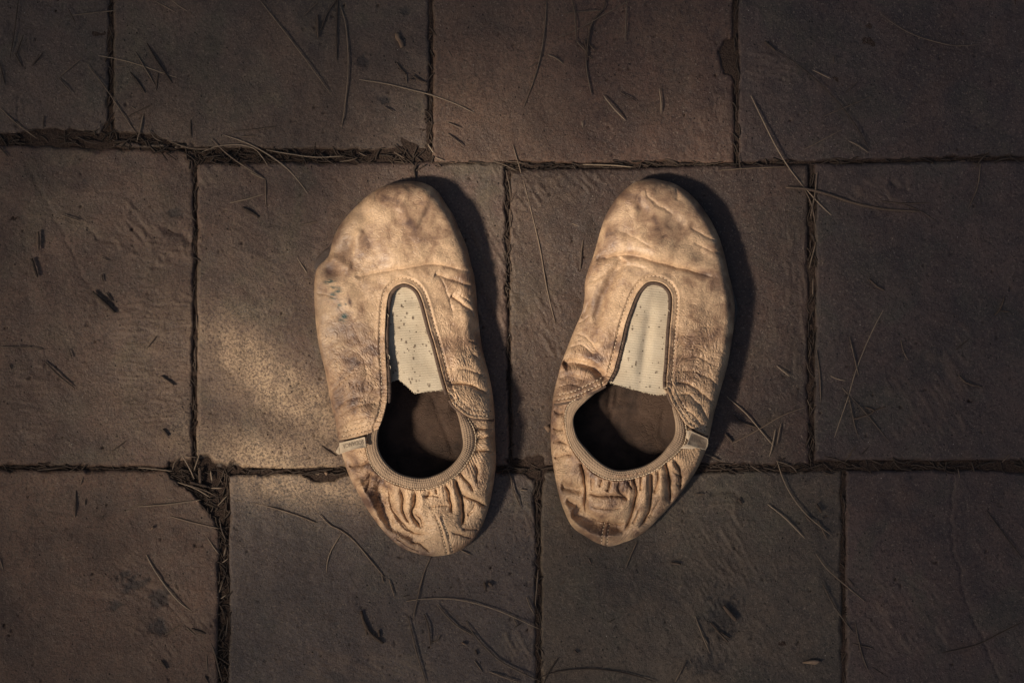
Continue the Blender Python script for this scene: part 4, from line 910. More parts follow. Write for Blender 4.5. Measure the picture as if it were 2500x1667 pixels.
RIGHT = dict(
    seed=40, center=(1570, 890), label='right tan leather slipper with a deep toe fold and a grey label sticking out',
    toe=(1590, 436), arch=(1598, 686), slot_c=(1575, 850), skin_dir=0.9,
    vamp_out=[(1349, 984), (1350, 970), (1356, 941), (1363, 915), (1369, 890), (1383, 853), (1404, 800), (1420, 762), (1427, 725), (1428, 690), (1436, 658), (1447, 629), (1456, 598), (1466, 562), (1478, 528), (1494, 499), (1519, 468), (1553, 443), (1590, 436), (1615, 440), (1645, 448), (1675, 466), (1699, 488), (1721, 516), (1738, 543), (1753, 573), (1763, 602), (1771, 631), (1779, 668), (1788, 704), (1793, 738), (1794, 767), (1791, 802), (1787, 830), (1781, 866), (1773, 903), (1759, 952), (1745, 1004), (1738, 1035), (1732, 1065)],
    heel_out=[(1731, 1068), (1722, 1102), (1704, 1141), (1682, 1176), (1651, 1218), (1616, 1257), (1581, 1292), (1552, 1312), (1524, 1323), (1489, 1333), (1458, 1325), (1430, 1309), (1398, 1286), (1377, 1246), (1363, 1201), (1353, 1152), (1346, 1102), (1344, 1060), (1345, 1020), (1349, 986)],
    heel_out_ext=[(1735, 1046), (1731, 1068), (1722, 1102), (1704, 1141), (1682, 1176), (1651, 1218), (1616, 1257), (1581, 1292), (1552, 1312), (1524, 1323), (1489, 1333), (1458, 1325), (1430, 1309), (1398, 1286), (1377, 1246), (1363, 1201), (1353, 1152), (1346, 1102), (1344, 1060), (1345, 1020), (1349, 986), (1352, 968)],
    slot=[(1482, 936), (1490, 920), (1498, 905), (1503, 888), (1514, 846), (1526, 792), (1539, 754), (1552, 722), (1566, 701), (1580, 689), (1598, 686), (1619, 692), (1634, 706), (1641, 724), (1641, 757), (1637, 800), (1634, 846), (1631, 895), (1628, 925), (1629, 952)],
    seam_l=[(1482, 936), (1462, 948), (1440, 958), (1408, 973), (1375, 981), (1349, 985)], seam_r=[(1629, 952), (1640, 978), (1652, 998), (1672, 1030), (1700, 1050), (1732, 1065)],
    bind_in=[(1622, 950), (1637, 980), (1645, 1008), (1650, 1039), (1647, 1066), (1633, 1088), (1612, 1113), (1581, 1134), (1546, 1145), (1511, 1149), (1482, 1140), (1454, 1120), (1430, 1095), (1411, 1071), (1402, 1046), (1400, 1022), (1409, 1001), (1430, 980), (1454, 959), (1476, 944)],
    bind_out=[(1636, 960), (1655, 1000), (1668, 1022), (1674, 1045), (1674, 1067), (1663, 1092), (1633, 1120), (1602, 1144), (1566, 1160), (1524, 1169), (1486, 1168), (1451, 1152), (1423, 1127), (1402, 1100), (1389, 1074), (1383, 1046), (1381, 1015), (1388, 990), (1405, 975), (1430, 962)],
    heel_keys=[(0.5, (1489, 1333))],
    heel_seam=[(1478, 1270), (1471, 1299), (1468, 1329)], heel_seam2=[(1489, 1272), (1484, 1299), (1482, 1330)],
    gathers=58, el_spots=22, cord_span=(0.015, 0.985), heights=ZR, gather_amp=0.8,
    el_left=[(1598, 678), (1576, 684), (1556, 706), (1538, 742), (1520, 800), (1507, 850), (1494, 895), (1484, 930)],
    el_right=[(1600, 678), (1622, 686), (1642, 704), (1647, 730), (1645, 790), (1640, 850), (1636, 905), (1632, 950)],
    el_bottom=[(1484, 932), (1510, 940), (1545, 950), (1581, 959), (1605, 963), (1634, 962)],
    el_sag=(0.6, 0.0, 0.5), el_axis=(-0.12, 1.0), el_blobs=[(1577, 840, 12, 90, 8, -1.8), (1600, 725, 40, 30, 10, 0.8), (1540, 850, 20, 80, 8, 0.5)],
    el_stains_shade=[(1605, 722, 42, 24, 12, 0.24), (1620, 840, 12, 60, 0, 0.12), (1583, 840, 10, 90, 8, 0.14), (1603, 908, 3, 3, 0, 0.9)], el_threads=[(1633, 760), (1518, 838), (1522, 800)],  # the long streak paints a branch shadow on the elastic
    vamp_creases=[
        ([(1450, 634), (1491, 626), (1523, 622), (1561, 626), (1587, 635), (1635, 648), (1683, 660), (1724, 671), (1760, 680)], 9, 2.6, 'v', 1), ([(1510, 650), (1545, 650), (1580, 655)], 4, 0.5), ([(1440, 690), (1470, 676), (1520, 652)], 5, 0.6),
        ([(1523, 628), (1498, 671), (1474, 719), (1460, 766), (1452, 805)], 12, 2.2, 'b', 1), ([(1574, 455), (1587, 486), (1619, 508), (1650, 528)], 5, 0.9), ([(1682, 553), (1721, 576), (1758, 592)], 5, 1.0), ([(1650, 460), (1655, 480), (1650, 490)], 5, 0.7), ([(1690, 590), (1730, 610), (1765, 622)], 5, 0.8),
        ([(1418, 778), (1432, 756), (1441, 736)], 5, 1.4), ([(1412, 790), (1440, 770)], 4, 0.8),
        ([(1374, 893), (1387, 887), (1405, 884), (1440, 894), (1465, 914), (1480, 934)], 11, 4.6, 'b', 1), ([(1375, 868), (1410, 870), (1450, 885)], 4, 0.8), ([(1385, 850), (1420, 842), (1450, 868)], 5, 0.8), ([(1360, 925), (1395, 918), (1430, 930)], 4, 0.8), ([(1358, 945), (1395, 938), (1430, 948)], 4, 0.7),
        ([(1400, 812), (1430, 825), (1470, 870)], 4, 0.6), ([(1640, 935), (1680, 938), (1722, 968), (1748, 995)], 6, 1.6), ([(1645, 910), (1690, 905), (1740, 930), (1756, 955)], 5, 1.0), ([(1650, 965), (1685, 965), (1715, 1000), (1735, 1035)], 5, 1.3), ([(1660, 990), (1690, 1010), (1720, 1048)], 5, 1.0), ([(1655, 880), (1700, 870), (1760, 900)], 4, 0.7),
        ([(1770, 690), (1782, 720), (1785, 760)], 5, 0.8), ([(1500, 560), (1540, 575), (1600, 610)], 5, 0.4)],
    vamp_blobs=[(1565, 502, 14, 22, -20, -1.6), (1645, 540, 26, 18, 20, -1.2), (1718, 622, 20, 14, 0, -1.2), (1504, 546, 18, 18, 0, -1.0), (1600, 600, 60, 22, 12, 1.2), (1680, 640, 60, 18, 14, 1.0), (1395, 860, 20, 20, 0, 1.0),
                (1400, 925, 40, 22, 10, -2.6), (1690, 1000, 26, 24, 40, 2.4), (1480, 820, 18, 60, 15, 1.0), (1640, 1000, 10, 20, 0, 1.0), (1700, 780, 40, 40, 0, 0.8), (1530, 580, 14, 40, 20, -0.8)],
    skin_zones=[(1700, 880, 60, 120, 0, 0.8), (1400, 880, 40, 50, 0, 0.7), (1720, 760, 50, 60, 0, 0.3)],
    stains_shade=[(1462, 740, 14, 56, 12, 0.5), (1500, 670, 12, 30, 30, 0.3), (1565, 502, 14, 22, -20, 0.5), (1645, 540, 34, 20, 20, 0.4), (1718, 622, 18, 12, 0, 0.4), (1690, 800, 34, 60, 0, 0.35), (1700, 920, 50, 60, 0, 0.35), (1400, 930, 46, 26, 0, 0.35), (1504, 560, 22, 22, 0, 0.25),  # first entry paints a branch shadow as a dark streak
            (1590, 670, 60, 12, 10, 0.25), (1395, 1150, 26, 40, 0, 0.25), (1640, 1180, 30, 50, 0, 0.4), (1600, 1240, 40, 30, -40, 0.35), (1500, 1310, 60, 14, 0, 0.4), (1480, 1290, 50, 14, 0, 0.3), (1750, 700, 30, 40, 0, 0.3)],
    heel_creases=[
        ([(1418, 1128), (1427, 1164), (1429, 1202), (1428, 1236), (1432, 1260)], 5, 3.4, 'v', 1), ([(1366, 1184), (1398, 1192), (1427, 1198)], 10, 2.4, 'b'), ([(1380, 1222), (1403, 1231), (1425, 1248)], 8, 2.0, 'b'), ([(1395, 1247), (1417, 1256), (1436, 1262), (1455, 1274), (1481, 1280), (1510, 1285), (1536, 1282)], 15, 3.0, 'b', 1), ([(1375, 1225), (1395, 1268), (1430, 1296), (1470, 1310), (1530, 1303)], 10, 1.8, 'r', 1),
        ([(1440, 1262), (1480, 1276), (1530, 1278)], 4, 1.6), ([(1446, 1166), (1445, 1182), (1444, 1200)], 3.5, 1.2), ([(1468, 1166), (1467, 1180), (1463, 1192)], 3.5, 1.5), ([(1489, 1172), (1487, 1188), (1482, 1202)], 4, 2.0), ([(1429, 1204), (1461, 1210), (1487, 1210), (1518, 1213), (1536, 1223)], 4, 1.9), ([(1511, 1172), (1510, 1196), (1522, 1210), (1536, 1222)], 4, 1.8),
        ([(1532, 1172), (1537, 1184), (1545, 1194)], 3.5, 1.6), ([(1547, 1164), (1554, 1196), (1549, 1228), (1541, 1256), (1533, 1279), (1526, 1300)], 5.5, 3.2, 'v', 1), ([(1565, 1160), (1564, 1180), (1562, 1200)], 4, 1.8), ([(1589, 1152), (1592, 1189), (1591, 1212), (1586, 1240), (1573, 1269), (1556, 1290)], 5.5, 3.0, 'v', 1),
        ([(1607, 1144), (1608, 1165), (1603, 1192), (1596, 1210)], 5, 2.2), ([(1624, 1128), (1634, 1167), (1636, 1202), (1634, 1232)], 6, 3.4, 'v', 1), ([(1645, 1118), (1659, 1148), (1662, 1177), (1656, 1200)], 5, 2.4), ([(1560, 1240), (1553, 1262), (1540, 1280)], 4, 1.2), ([(1610, 1215), (1600, 1240), (1580, 1265)], 4, 1.0),
        ([(1640, 1150), (1655, 1160), (1672, 1166)], 4, 1.0), ([(1650, 1180), (1664, 1188)], 4, 0.8), ([(1344, 1040), (1360, 1050), (1382, 1048)], 6, 1.6), ([(1346, 1080), (1365, 1076), (1388, 1085)], 6, 1.6), ([(1350, 1120), (1375, 1110), (1400, 1112)], 6, 1.6), ([(1351, 1000), (1365, 1010), (1380, 1008)], 6, 1.4), ([(1440, 1235), (1480, 1242), (1525, 1240)], 4, 0.8)],
    heel_blobs=[(1460, 1185, 22, 14, 0, 1.2), (1480, 1245, 40, 22, 0, 2.2), (1575, 1200, 9, 40, 0, 1.2), (1612, 1195, 10, 40, 0, 1.4), (1560, 1290, 40, 14, -30, 1.5), (1390, 1160, 24, 20, 0, 1.4), (1660, 1120, 14, 14, 0, 1.2), (1400, 1290, 20, 14, 40, 1.5), (1645, 1140, 8, 26, -20, 1.2)],
    insole_creases=[([(1478, 1010), (1510, 1000), (1550, 1003), (1590, 1022), (1610, 1055)], 5, 0.9, 's', 1), ([(1488, 925), (1490, 970), (1482, 1010)], 4, 1.5, 'v', 1), ([(1505, 930), (1506, 965), (1494, 1010), (1470, 1050)], 4, 1.2, 'v', 1), ([(1620, 1000), (1614, 1040), (1616, 1080)], 4, 1.0, 'v', 1)],
    insole_blobs=[(1462, 975, 20, 34, 20, 3.0), (1497, 990, 6, 4, 0, 1)],
    spine=np.array([(1600, 640), (1570, 900), (1540, 1080), (1510, 1200)]),
    sole=[(1600, 440), (1680, 474), (1740, 560), (1775, 660), (1799, 740), (1797, 780), (1775, 860), (1735, 1000), (1700, 1110), (1640, 1210), (1560, 1295), (1490, 1318), (1410, 1280), (1370, 1180), (1355, 1050), (1375, 920), (1425, 780), (1440, 680), (1475, 560), (1520, 474)],
    tag=dict(corners=[(1689, 1052), (1728, 1070), (1723, 1098), (1677, 1085)], bow=1, bowx=3, z=(27.0, 25.0), curl=-1.0, stain=0.80, flip=False, text=(0.08, 0.8, 0.42, 0.68), lift=1.0,  # high stain value paints the shade on this label
             fold=[([(1677, 1051), (1689, 1051), (1683, 1074), (1676, 1070)], 26.5), ([(1660, 1094), (1676, 1083), (1706, 1090), (1690, 1096)], 25.5)]),
)
slippers = [build_slipper(LEFT), build_slipper(RIGHT)]

# ------------------------------------------------------------------ loose things on the paving
def vp(ox, oy, pts, k=0.35714): return [(ox + x * k, oy + y * k) for x, y in pts]
VO = {'A': (0, 0), 'B': (830, 0), 'C': (1660, 0), 'D': (0, 555), 'E': (1660, 555), 'F': (0, 1107), 'G': (830, 1107), 'H': (1660, 1107), 'P': None}
# view, points, width px, tone (n normal, p pale, d dark)
NEEDLES = [
 ('A', [(1775,0),(1900,160),(2060,370),(2200,560),(2270,655)], 4.2, 'n'), ('A', [(1030,-5),(1120,40),(1210,90)], 4, 'n'), ('A', [(1165,-5),(1230,45),(1290,80)], 4.5, 'n'), ('A', [(495,107),(640,88),(812,72)], 4.5, 'n'), ('A', [(465,60),(490,110),(512,155)], 4, 'd'),
 ('A', [(670,380),(850,415),(1000,460),(1150,512),(1228,538)], 3.8, 'p'), ('A', [(590,435),(720,600),(840,780),(935,920)], 4, 'n'), ('A', [(1005,300),(1080,430),(1180,570)], 6.5, 'd'), ('A', [(925,355),(1000,480),(1062,585)], 5, 'n'), ('A', [(890,495),(950,570),(995,640)], 6, 'd'), ('A', [(1080,500),(1068,620)], 5, 'd'),
 ('A', [(410,525),(570,390)], 3.5, 'n'), ('A', [(400,535),(490,640)], 4, 'n'), ('A', [(125,0),(100,200),(68,400)], 4, 'd'), ('A', [(0,740),(120,850),(255,950)], 4, 'n'), ('A', [(980,780),(960,880),(935,975)], 5, 'n'), ('A', [(1303,820),(1305,945)], 4.5, 'd'), ('A', [(1590,897),(1740,885),(1890,865)], 4, 'n'), ('A', [(1655,935),(1755,928)], 5, 'n'),
 ('A', [(1525,922),(1680,975),(1830,1055),(1960,1150),(2050,1250),(2120,1345)], 4.2, 'p'), ('A', [(1445,950),(1560,1060),(1690,1150),(1820,1228)], 4.2, 'n'), ('A', [(1815,1230),(1820,1410)], 4.5, 'n'), ('A', [(1570,1388),(1700,1358),(1810,1325)], 4.5, 'p'), ('A', [(1165,970),(1250,1000),(1320,1018),(1480,1020)], 4, 'n'), ('A', [(1380,1040),(1490,1000),(1640,990),(1740,1020),(1800,1085),(1835,1145)], 3.5, 'p'), ('A', [(1820,1025),(1960,1050),(2150,1075),(2350,1068)], 4, 'p'),
 ('A', [(1714,1178),(1765,1205),(1812,1226)], 5.5, 'p'), ('A', [(-10,1000),(60,1075)], 5, 'd'), ('A', [(415,1468),(480,1490),(550,1512)], 4.5, 'n'), ('A', [(300,790),(295,880)], 4, 'd'), ('A', [(2070,118),(2180,10)], 4, 'n'), ('A', [(2190,215),(2240,90),(2310,-10)], 5, 'd'), ('A', [(2310,0),(2300,200),(2303,425)], 5.5, 'd'), ('A', [(-5,420),(35,580)], 4, 'd'),
 ('A', [(790,462),(860,448)], 4, 'n'), ('A', [(1020,890),(1060,945),(1110,970)], 5, 'n'), ('A', [(530,935),(600,970),(680,985)], 5, 'd'), ('A', [(2030,1548),(2100,1530),(2170,1515)], 3.5, 'n'), ('A', [(895,728),(928,748)], 4, 'n'), ('A', [(160,240),(110,380)], 4, 'd'), ('A', [(290,365),(215,455)], 5, 'd'), ('A', [(100,365),(155,460)], 4, 'd'), ('A', [(865,800),(1040,715)], 3.5, 'd'),
 ('B', [(0,40),(35,150),(55,330),(55,520),(30,760),(8,885)], 4.8, 'n'), ('B', [(130,545),(300,570),(460,608),(640,655),(800,715),(920,775)], 4.5, 'p'), ('B', [(1412,-5),(1405,150),(1380,340),(1335,520),(1255,740)], 4.5, 'n'), ('B', [(1590,0),(1610,130),(1615,290)], 4.5, 'n'), ('B', [(1525,92),(1650,80),(1795,72)], 4.2, 'n'), ('B', [(1480,262),(1640,195),(1800,105),(1980,5)], 3.8, 'n'),
 ('B', [(1620,285),(1685,355)], 4.5, 'n'), ('B', [(1680,370),(1690,500),(1722,655)], 4.5, 'n'), ('B', [(1960,10),(1955,160),(1948,290)], 4.2, 'n'), ('B', [(1420,375),(1480,400),(1528,440)], 4.5, 'p'), ('B', [(1282,470),(1355,425)], 4.2, 'n'), ('B', [(1802,655),(1870,740),(1955,828)], 5, 'p'), ('B', [(2183,605),(2195,690),(2196,778)], 4.5, 'p'), ('B', [(735,838),(785,858),(835,880)], 4, 'n'), ('B', [(735,912),(790,955),(850,1003)], 4.2, 'n'), ('B', [(740,345),(768,395)], 4, 'n'), ('B', [(305,730),(370,768)], 4.5, 'n'),
 ('P', [(1252,354),(1269,411),(1287,475),(1308,560),(1321,620),(1335,703),(1356,790)], 4.5, 'n'), ('B', [(1050,1105),(1120,1125),(1210,1170)], 4.5, 'n'), ('B', [(1140,1105),(1200,1108),(1265,1120)], 4, 'n'), ('B', [(1660,1125),(1850,1130),(2000,1143)], 4.5, 'p'), ('B', [(1135,1165),(1160,1280),(1165,1360)], 4.5, 'n'), ('B', [(1165,1385),(1210,1300)], 5, 'd'), ('B', [(1160,1430),(1165,1560)], 4.5, 'n'), ('B', [(1568,1522),(1620,1542),(1670,1558)], 4.5, 'p'),
 ('B', [(455,510),(455,575)], 4, 'n'), ('B', [(600,985),(620,1015),(640,1045)], 5, 'p'), ('B', [(655,1078),(715,1100)], 4.5, 'p'), ('B', [(1920,630),(2025,695)], 3.5, 'd'), ('B', [(130,1045),(185,1070)], 4, 'n'), ('B', [(370,1040),(445,1085)], 4, 'n'), ('B', [(0,1105),(60,1098),(120,1080)], 4.5, 'n'), ('B', [(1655,830),(1658,870)], 4, 'p'),
 ('P', [(1426,572),(1420,612),(1416,664)], 4.2, 'n'), ('P', [(1373,590),(1374,605)], 3, 'n'), ('P', [(724,553),(750,545),(776,540)], 3.5, 'n'),
 ('C', [(1365,85),(1450,155),(1600,240),(1780,295),(1900,315),(2050,305)], 4, 'n'), ('C', [(485,655),(560,810),(650,990),(740,1140),(850,1285)], 4.5, 'p'), ('C', [(845,1275),(950,1390),(1050,1485)], 4, 'p'), ('C', [(850,1290),(900,1400),(930,1560)], 4, 'n'), ('C', [(910,480),(1035,542)], 4.5, 'p'), ('C', [(1155,965),(1220,995),(1290,1045)], 5, 'p'), ('C', [(655,345),(800,440),(960,575),(1110,735),(1220,890),(1305,1040)], 3.6, 'd'),
 ('C', [(985,795),(1130,735),(1310,660)], 3.2, 'n'), ('C', [(850,1022),(980,955),(1120,880)], 3.2, 'n'), ('C', [(1135,635),(1220,555)], 3.4, 'n'), ('C', [(265,1165),(480,1150),(730,1140)], 3.8, 'n'), ('C', [(400,1050),(410,1130),(422,1195)], 3.8, 'd'), ('C', [(1340,1370),(1520,1390),(1750,1385)], 4.4, 'd'), ('C', [(1500,1390),(1640,1440),(1780,1535)], 4, 'd'), ('C', [(2055,1125),(2035,1280),(1970,1430)], 4, 'n'), ('C', [(940,1180),(920,1340),(890,1495)], 4.4, 'n'), ('C', [(2250,1065),(2340,1120)], 4, 'd'), ('C', [(1055,385),(1048,440)], 4, 'd'),
 ('D', [(728,445),(768,512)], 5, 'd'), ('D', [(300,910),(400,1010),(512,1100)], 5.5, 'd'), ('D', [(0,815),(200,822),(305,838)], 4, 'n'), ('D', [(1000,825),(1040,780),(1075,735)], 4, 'n'), ('D', [(770,1525),(820,1490),(865,1455)], 4.4, 'd'), ('D', [(695,320),(705,375)], 5.5, 'd'), ('D', [(990,485),(1050,515)], 3.8, 'n'), ('D', [(470,835),(492,895)], 4.5, 'd'), ('D', [(690,205),(745,235)], 4.2, 'n'), ('D', [(2030,205),(2065,260),(2105,320)], 4.5, 'p'), ('D', [(1345,600),(1345,700)], 4, 'n'), ('D', [(65,930),(78,975)], 4.5, 'd'), ('D', [(2185,105),(2230,95)], 3.2, 'p'),
 ('E', [(1390,565),(1310,720),(1210,960),(1150,1160),(1050,1450)], 4, 'p'), ('E', [(1160,750),(1200,920),(1225,1020)], 5, 'n'), ('E', [(1165,1150),(1290,1290),(1440,1475)], 4.2, 'n'), ('E', [(1140,1100),(1160,1180),(1190,1330),(1225,1450)], 4, 'n'), ('E', [(1110,1095),(1150,1140)], 5, 'n'), ('E', [(660,945),(752,1020)], 4.4, 'p'), ('E', [(1030,1015),(1080,1035),(1132,1047)], 5, 'p'), ('E', [(320,1155),(450,1270),(540,1375),(645,1500)], 4, 'p'), ('E', [(360,1475),(540,1380),(700,1285),(870,1222)], 3.8, 'n'), ('E', [(652,1380),(630,1500),(610,1568)], 4, 'p'), ('E', [(690,1340),(662,1490)], 4.5, 'n'), ('E', [(1215,1485),(1150,1565)], 4, 'n'), ('E', [(1290,1500),(1230,1565)], 4, 'd'),
 ('E', [(935,840),(955,1000),(965,1200)], 5, 'n'), ('E', [(910,350),(908,470)], 4.5, 'n'), ('E', [(930,100),(905,200),(880,290)], 4.5, 'n'), ('E', [(340,1010),(405,1072)], 4.2, 'd'), ('E', [(1535,355),(1610,398)], 4.2, 'd'), ('E', [(1885,840),(1975,765)], 4, 'd'), ('E', [(1510,770),(1530,850),(1565,915)], 4.5, 'n'), ('E', [(150,1540),(230,1568)], 4.5, 'p'), ('E', [(370,815),(435,815)], 3.5, 'd'),
 ('F', [(1000,690),(1060,800),(1160,940),(1240,1025),(1310,1075)], 5.2, 'p'), ('F', [(1590,315),(1750,340),(1950,395),(2080,440),(2170,478)], 5.2, 'n'), ('P', [(780,1256),(807,1282),(830,1293),(866,1321),(907,1370),(941,1411)], 4.8, 'n'), ('F', [(2330,550),(2270,650),(2240,730),(2232,815)], 4.5, 'p'), ('F', [(945,360),(1150,345),(1375,315)], 4.6, 'p'), ('F', [(860,393),(1010,310)], 4, 'n'), ('F', [(1160,425),(1300,465),(1500,512)], 5.2, 'n'),
 ('F', [(1420,575),(1460,635),(1500,690)], 5.2, 'n'), ('F', [(1500,440),(1515,520),(1545,590)], 4.5, 'n'), ('F', [(520,250),(515,435)], 5.2, 'd'), ('F', [(570,155),(550,215)], 4.5, 'n'), ('F', [(585,310),(583,355)], 4.5, 'd'), ('F', [(1125,1240),(1235,1165)], 4.5, 'n'), ('F', [(1275,1185),(1370,1270)], 5, 'n'), ('F', [(1420,1240),(1465,1350),(1490,1450),(1520,1565)], 4.8, 'n'), ('F', [(1412,1370),(1420,1500)], 5, 'n'), ('F', [(1400,1520),(1430,1568)], 5, 'd'), ('F', [(-10,690),(25,800)], 5, 'n'), ('F', [(680,455),(718,412)], 4, 'n'),
 ('F', [(1240,5),(1290,90),(1330,175)], 4, 'p'), ('F', [(1365,0),(1345,60),(1325,120)], 4.5, 'p'), ('F', [(945,95),(1060,105),(1180,120)], 4.2, 'p'), ('F', [(1215,195),(1330,235),(1440,300)], 4.5, 'p'), ('F', [(1230,200),(1370,240),(1480,290)], 4.2, 'n'), ('F', [(1440,120),(1450,190)], 5.5, 'p'), ('F', [(1445,235),(1520,235)], 5, 'p'), ('F', [(1490,355),(1555,285)], 4.5, 'p'), ('F', [(1180,110),(1195,60),(1240,20)], 5, 'n'), ('F', [(1265,15),(1350,25)], 4, 'n'),
 ('F', [(1545,640),(1530,700)], 5, 'p'), ('F', [(1520,745),(1560,715)], 4.5, 'p'), ('F', [(1510,990),(1550,962)], 4.5, 'p'), ('F', [(1500,945),(1525,870)], 4.5, 'n'), ('F', [(1560,1120),(1543,1250)], 4.5, 'n'), ('F', [(255,112),(330,105),(405,98)], 4.2, 'n'),
 ('G', [(335,855),(355,920),(375,985)], 4.5, 'n'), ('G', [(450,1008),(560,993),(740,990),(900,1015),(1080,1070),(1240,1140),(1365,1198)], 4.4, 'p'), ('G', [(620,705),(570,830),(530,990),(498,1140)], 4.6, 'n'), ('G', [(665,1030),(730,1110),(810,1185),(925,1248)], 5, 'n'), ('G', [(860,1143),(920,1240),(1000,1330),(1100,1420),(1230,1490),(1390,1562)], 5, 'n'), ('G', [(465,1110),(490,1220),(530,1380),(590,1565)], 5.2, 'n'), ('G', [(575,1095),(605,1180),(620,1315)], 5.2, 'd'), ('G', [(620,1290),(665,1275),(690,1232)], 4.5, 'n'), ('G', [(920,1412),(975,1490)], 4.6, 'n'), ('G', [(1020,1488),(1120,1525),(1230,1565)], 5.2, 'n'), ('G', [(1275,980),(1300,1045),(1330,1100)], 4.8, 'n'), ('G', [(1355,790),(1345,920),(1335,1040)], 4.5, 'n'),
 ('G', [(1145,110),(1165,150),(1185,250),(1240,378)], 4.4, 'n'), ('G', [(1230,245),(1280,252)], 4, 'p'), ('G', [(820,655),(900,695)], 4.5, 'n'), ('G', [(2030,600),(1990,690),(1952,785)], 4.2, 'n'), ('G', [(1395,1565),(1430,1490),(1495,1390)], 4.6, 'd'), ('G', [(1370,1525),(1500,1485),(1700,1470),(1900,1490),(2050,1525),(2160,1560)], 5, 'd'), ('G', [(1500,900),(1540,870)], 4, 'n'), ('G', [(1700,715),(1718,755)], 5, 'n'), ('G', [(1185,1120),(1210,1175)], 5, 'n'), ('G', [(1190,1190),(1245,1155)], 4.2, 'd'), ('G', [(1330,735),(1360,775)], 4, 'n'), ('G', [(430,978),(480,965)], 3.2, 'd'), ('G', [(285,825),(300,885)], 4.5, 'n'), ('G', [(1835,1150),(1880,1130)], 3.5, 'd'), ('G', [(2290,1560),(2352,1450)], 4.6, 'n'),
 ('H', [(665,50),(700,160),(760,280),(850,400),(950,490),(1040,560)], 4.6, 'p'), ('H', [(600,345),(720,440),(855,580)], 4.8, 'p'), ('H', [(930,685),(1000,780),(1110,880),(1275,1018)], 4.4, 'n'), ('H', [(975,890),(1060,1050),(1190,1230)], 5, 'n'), ('H', [(1200,1155),(1225,1290),(1270,1440),(1335,1565)], 4.4, 'n'), ('H', [(1180,1298),(1330,1330)], 4.4, 'n'), ('H', [(1310,1455),(1425,1530)], 4.6, 'd'), ('H', [(105,1110),(150,1230),(208,1370)], 4.6, 'n'), ('H', [(165,1250),(195,1305)], 4.4, 'n'), ('H', [(2095,385),(2200,530),(2345,720)], 4.2, 'd'), ('H', [(1800,1360),(2030,1305),(2200,1220),(2345,1150)], 4.2, 'd'), ('H', [(1665,320),(1685,288)], 4, 'p'),
 ('H', [(175,0),(280,50)], 4, 'n'), ('H', [(660,50),(760,85),(800,128)], 4.2, 'n'), ('H', [(480,80),(560,128)], 4.5, 'n'), ('H', [(100,278),(172,278)], 4, 'n'), ('H', [(2200,60),(2260,0)], 4, 'n'), ('H', [(1130,55),(1175,0)], 4.2, 'n'), ('H', [(1145,845),(1195,910)], 4.4, 'd'), ('H', [(1900,100),(1915,165)], 4.4, 'n'), ('H', [(0,1500),(40,1425)], 4.6, 'n'), ('H', [(65,1400),(82,1440)], 4, 'n'), ('H', [(985,20),(1090,40)], 5.5, 'd'),
]
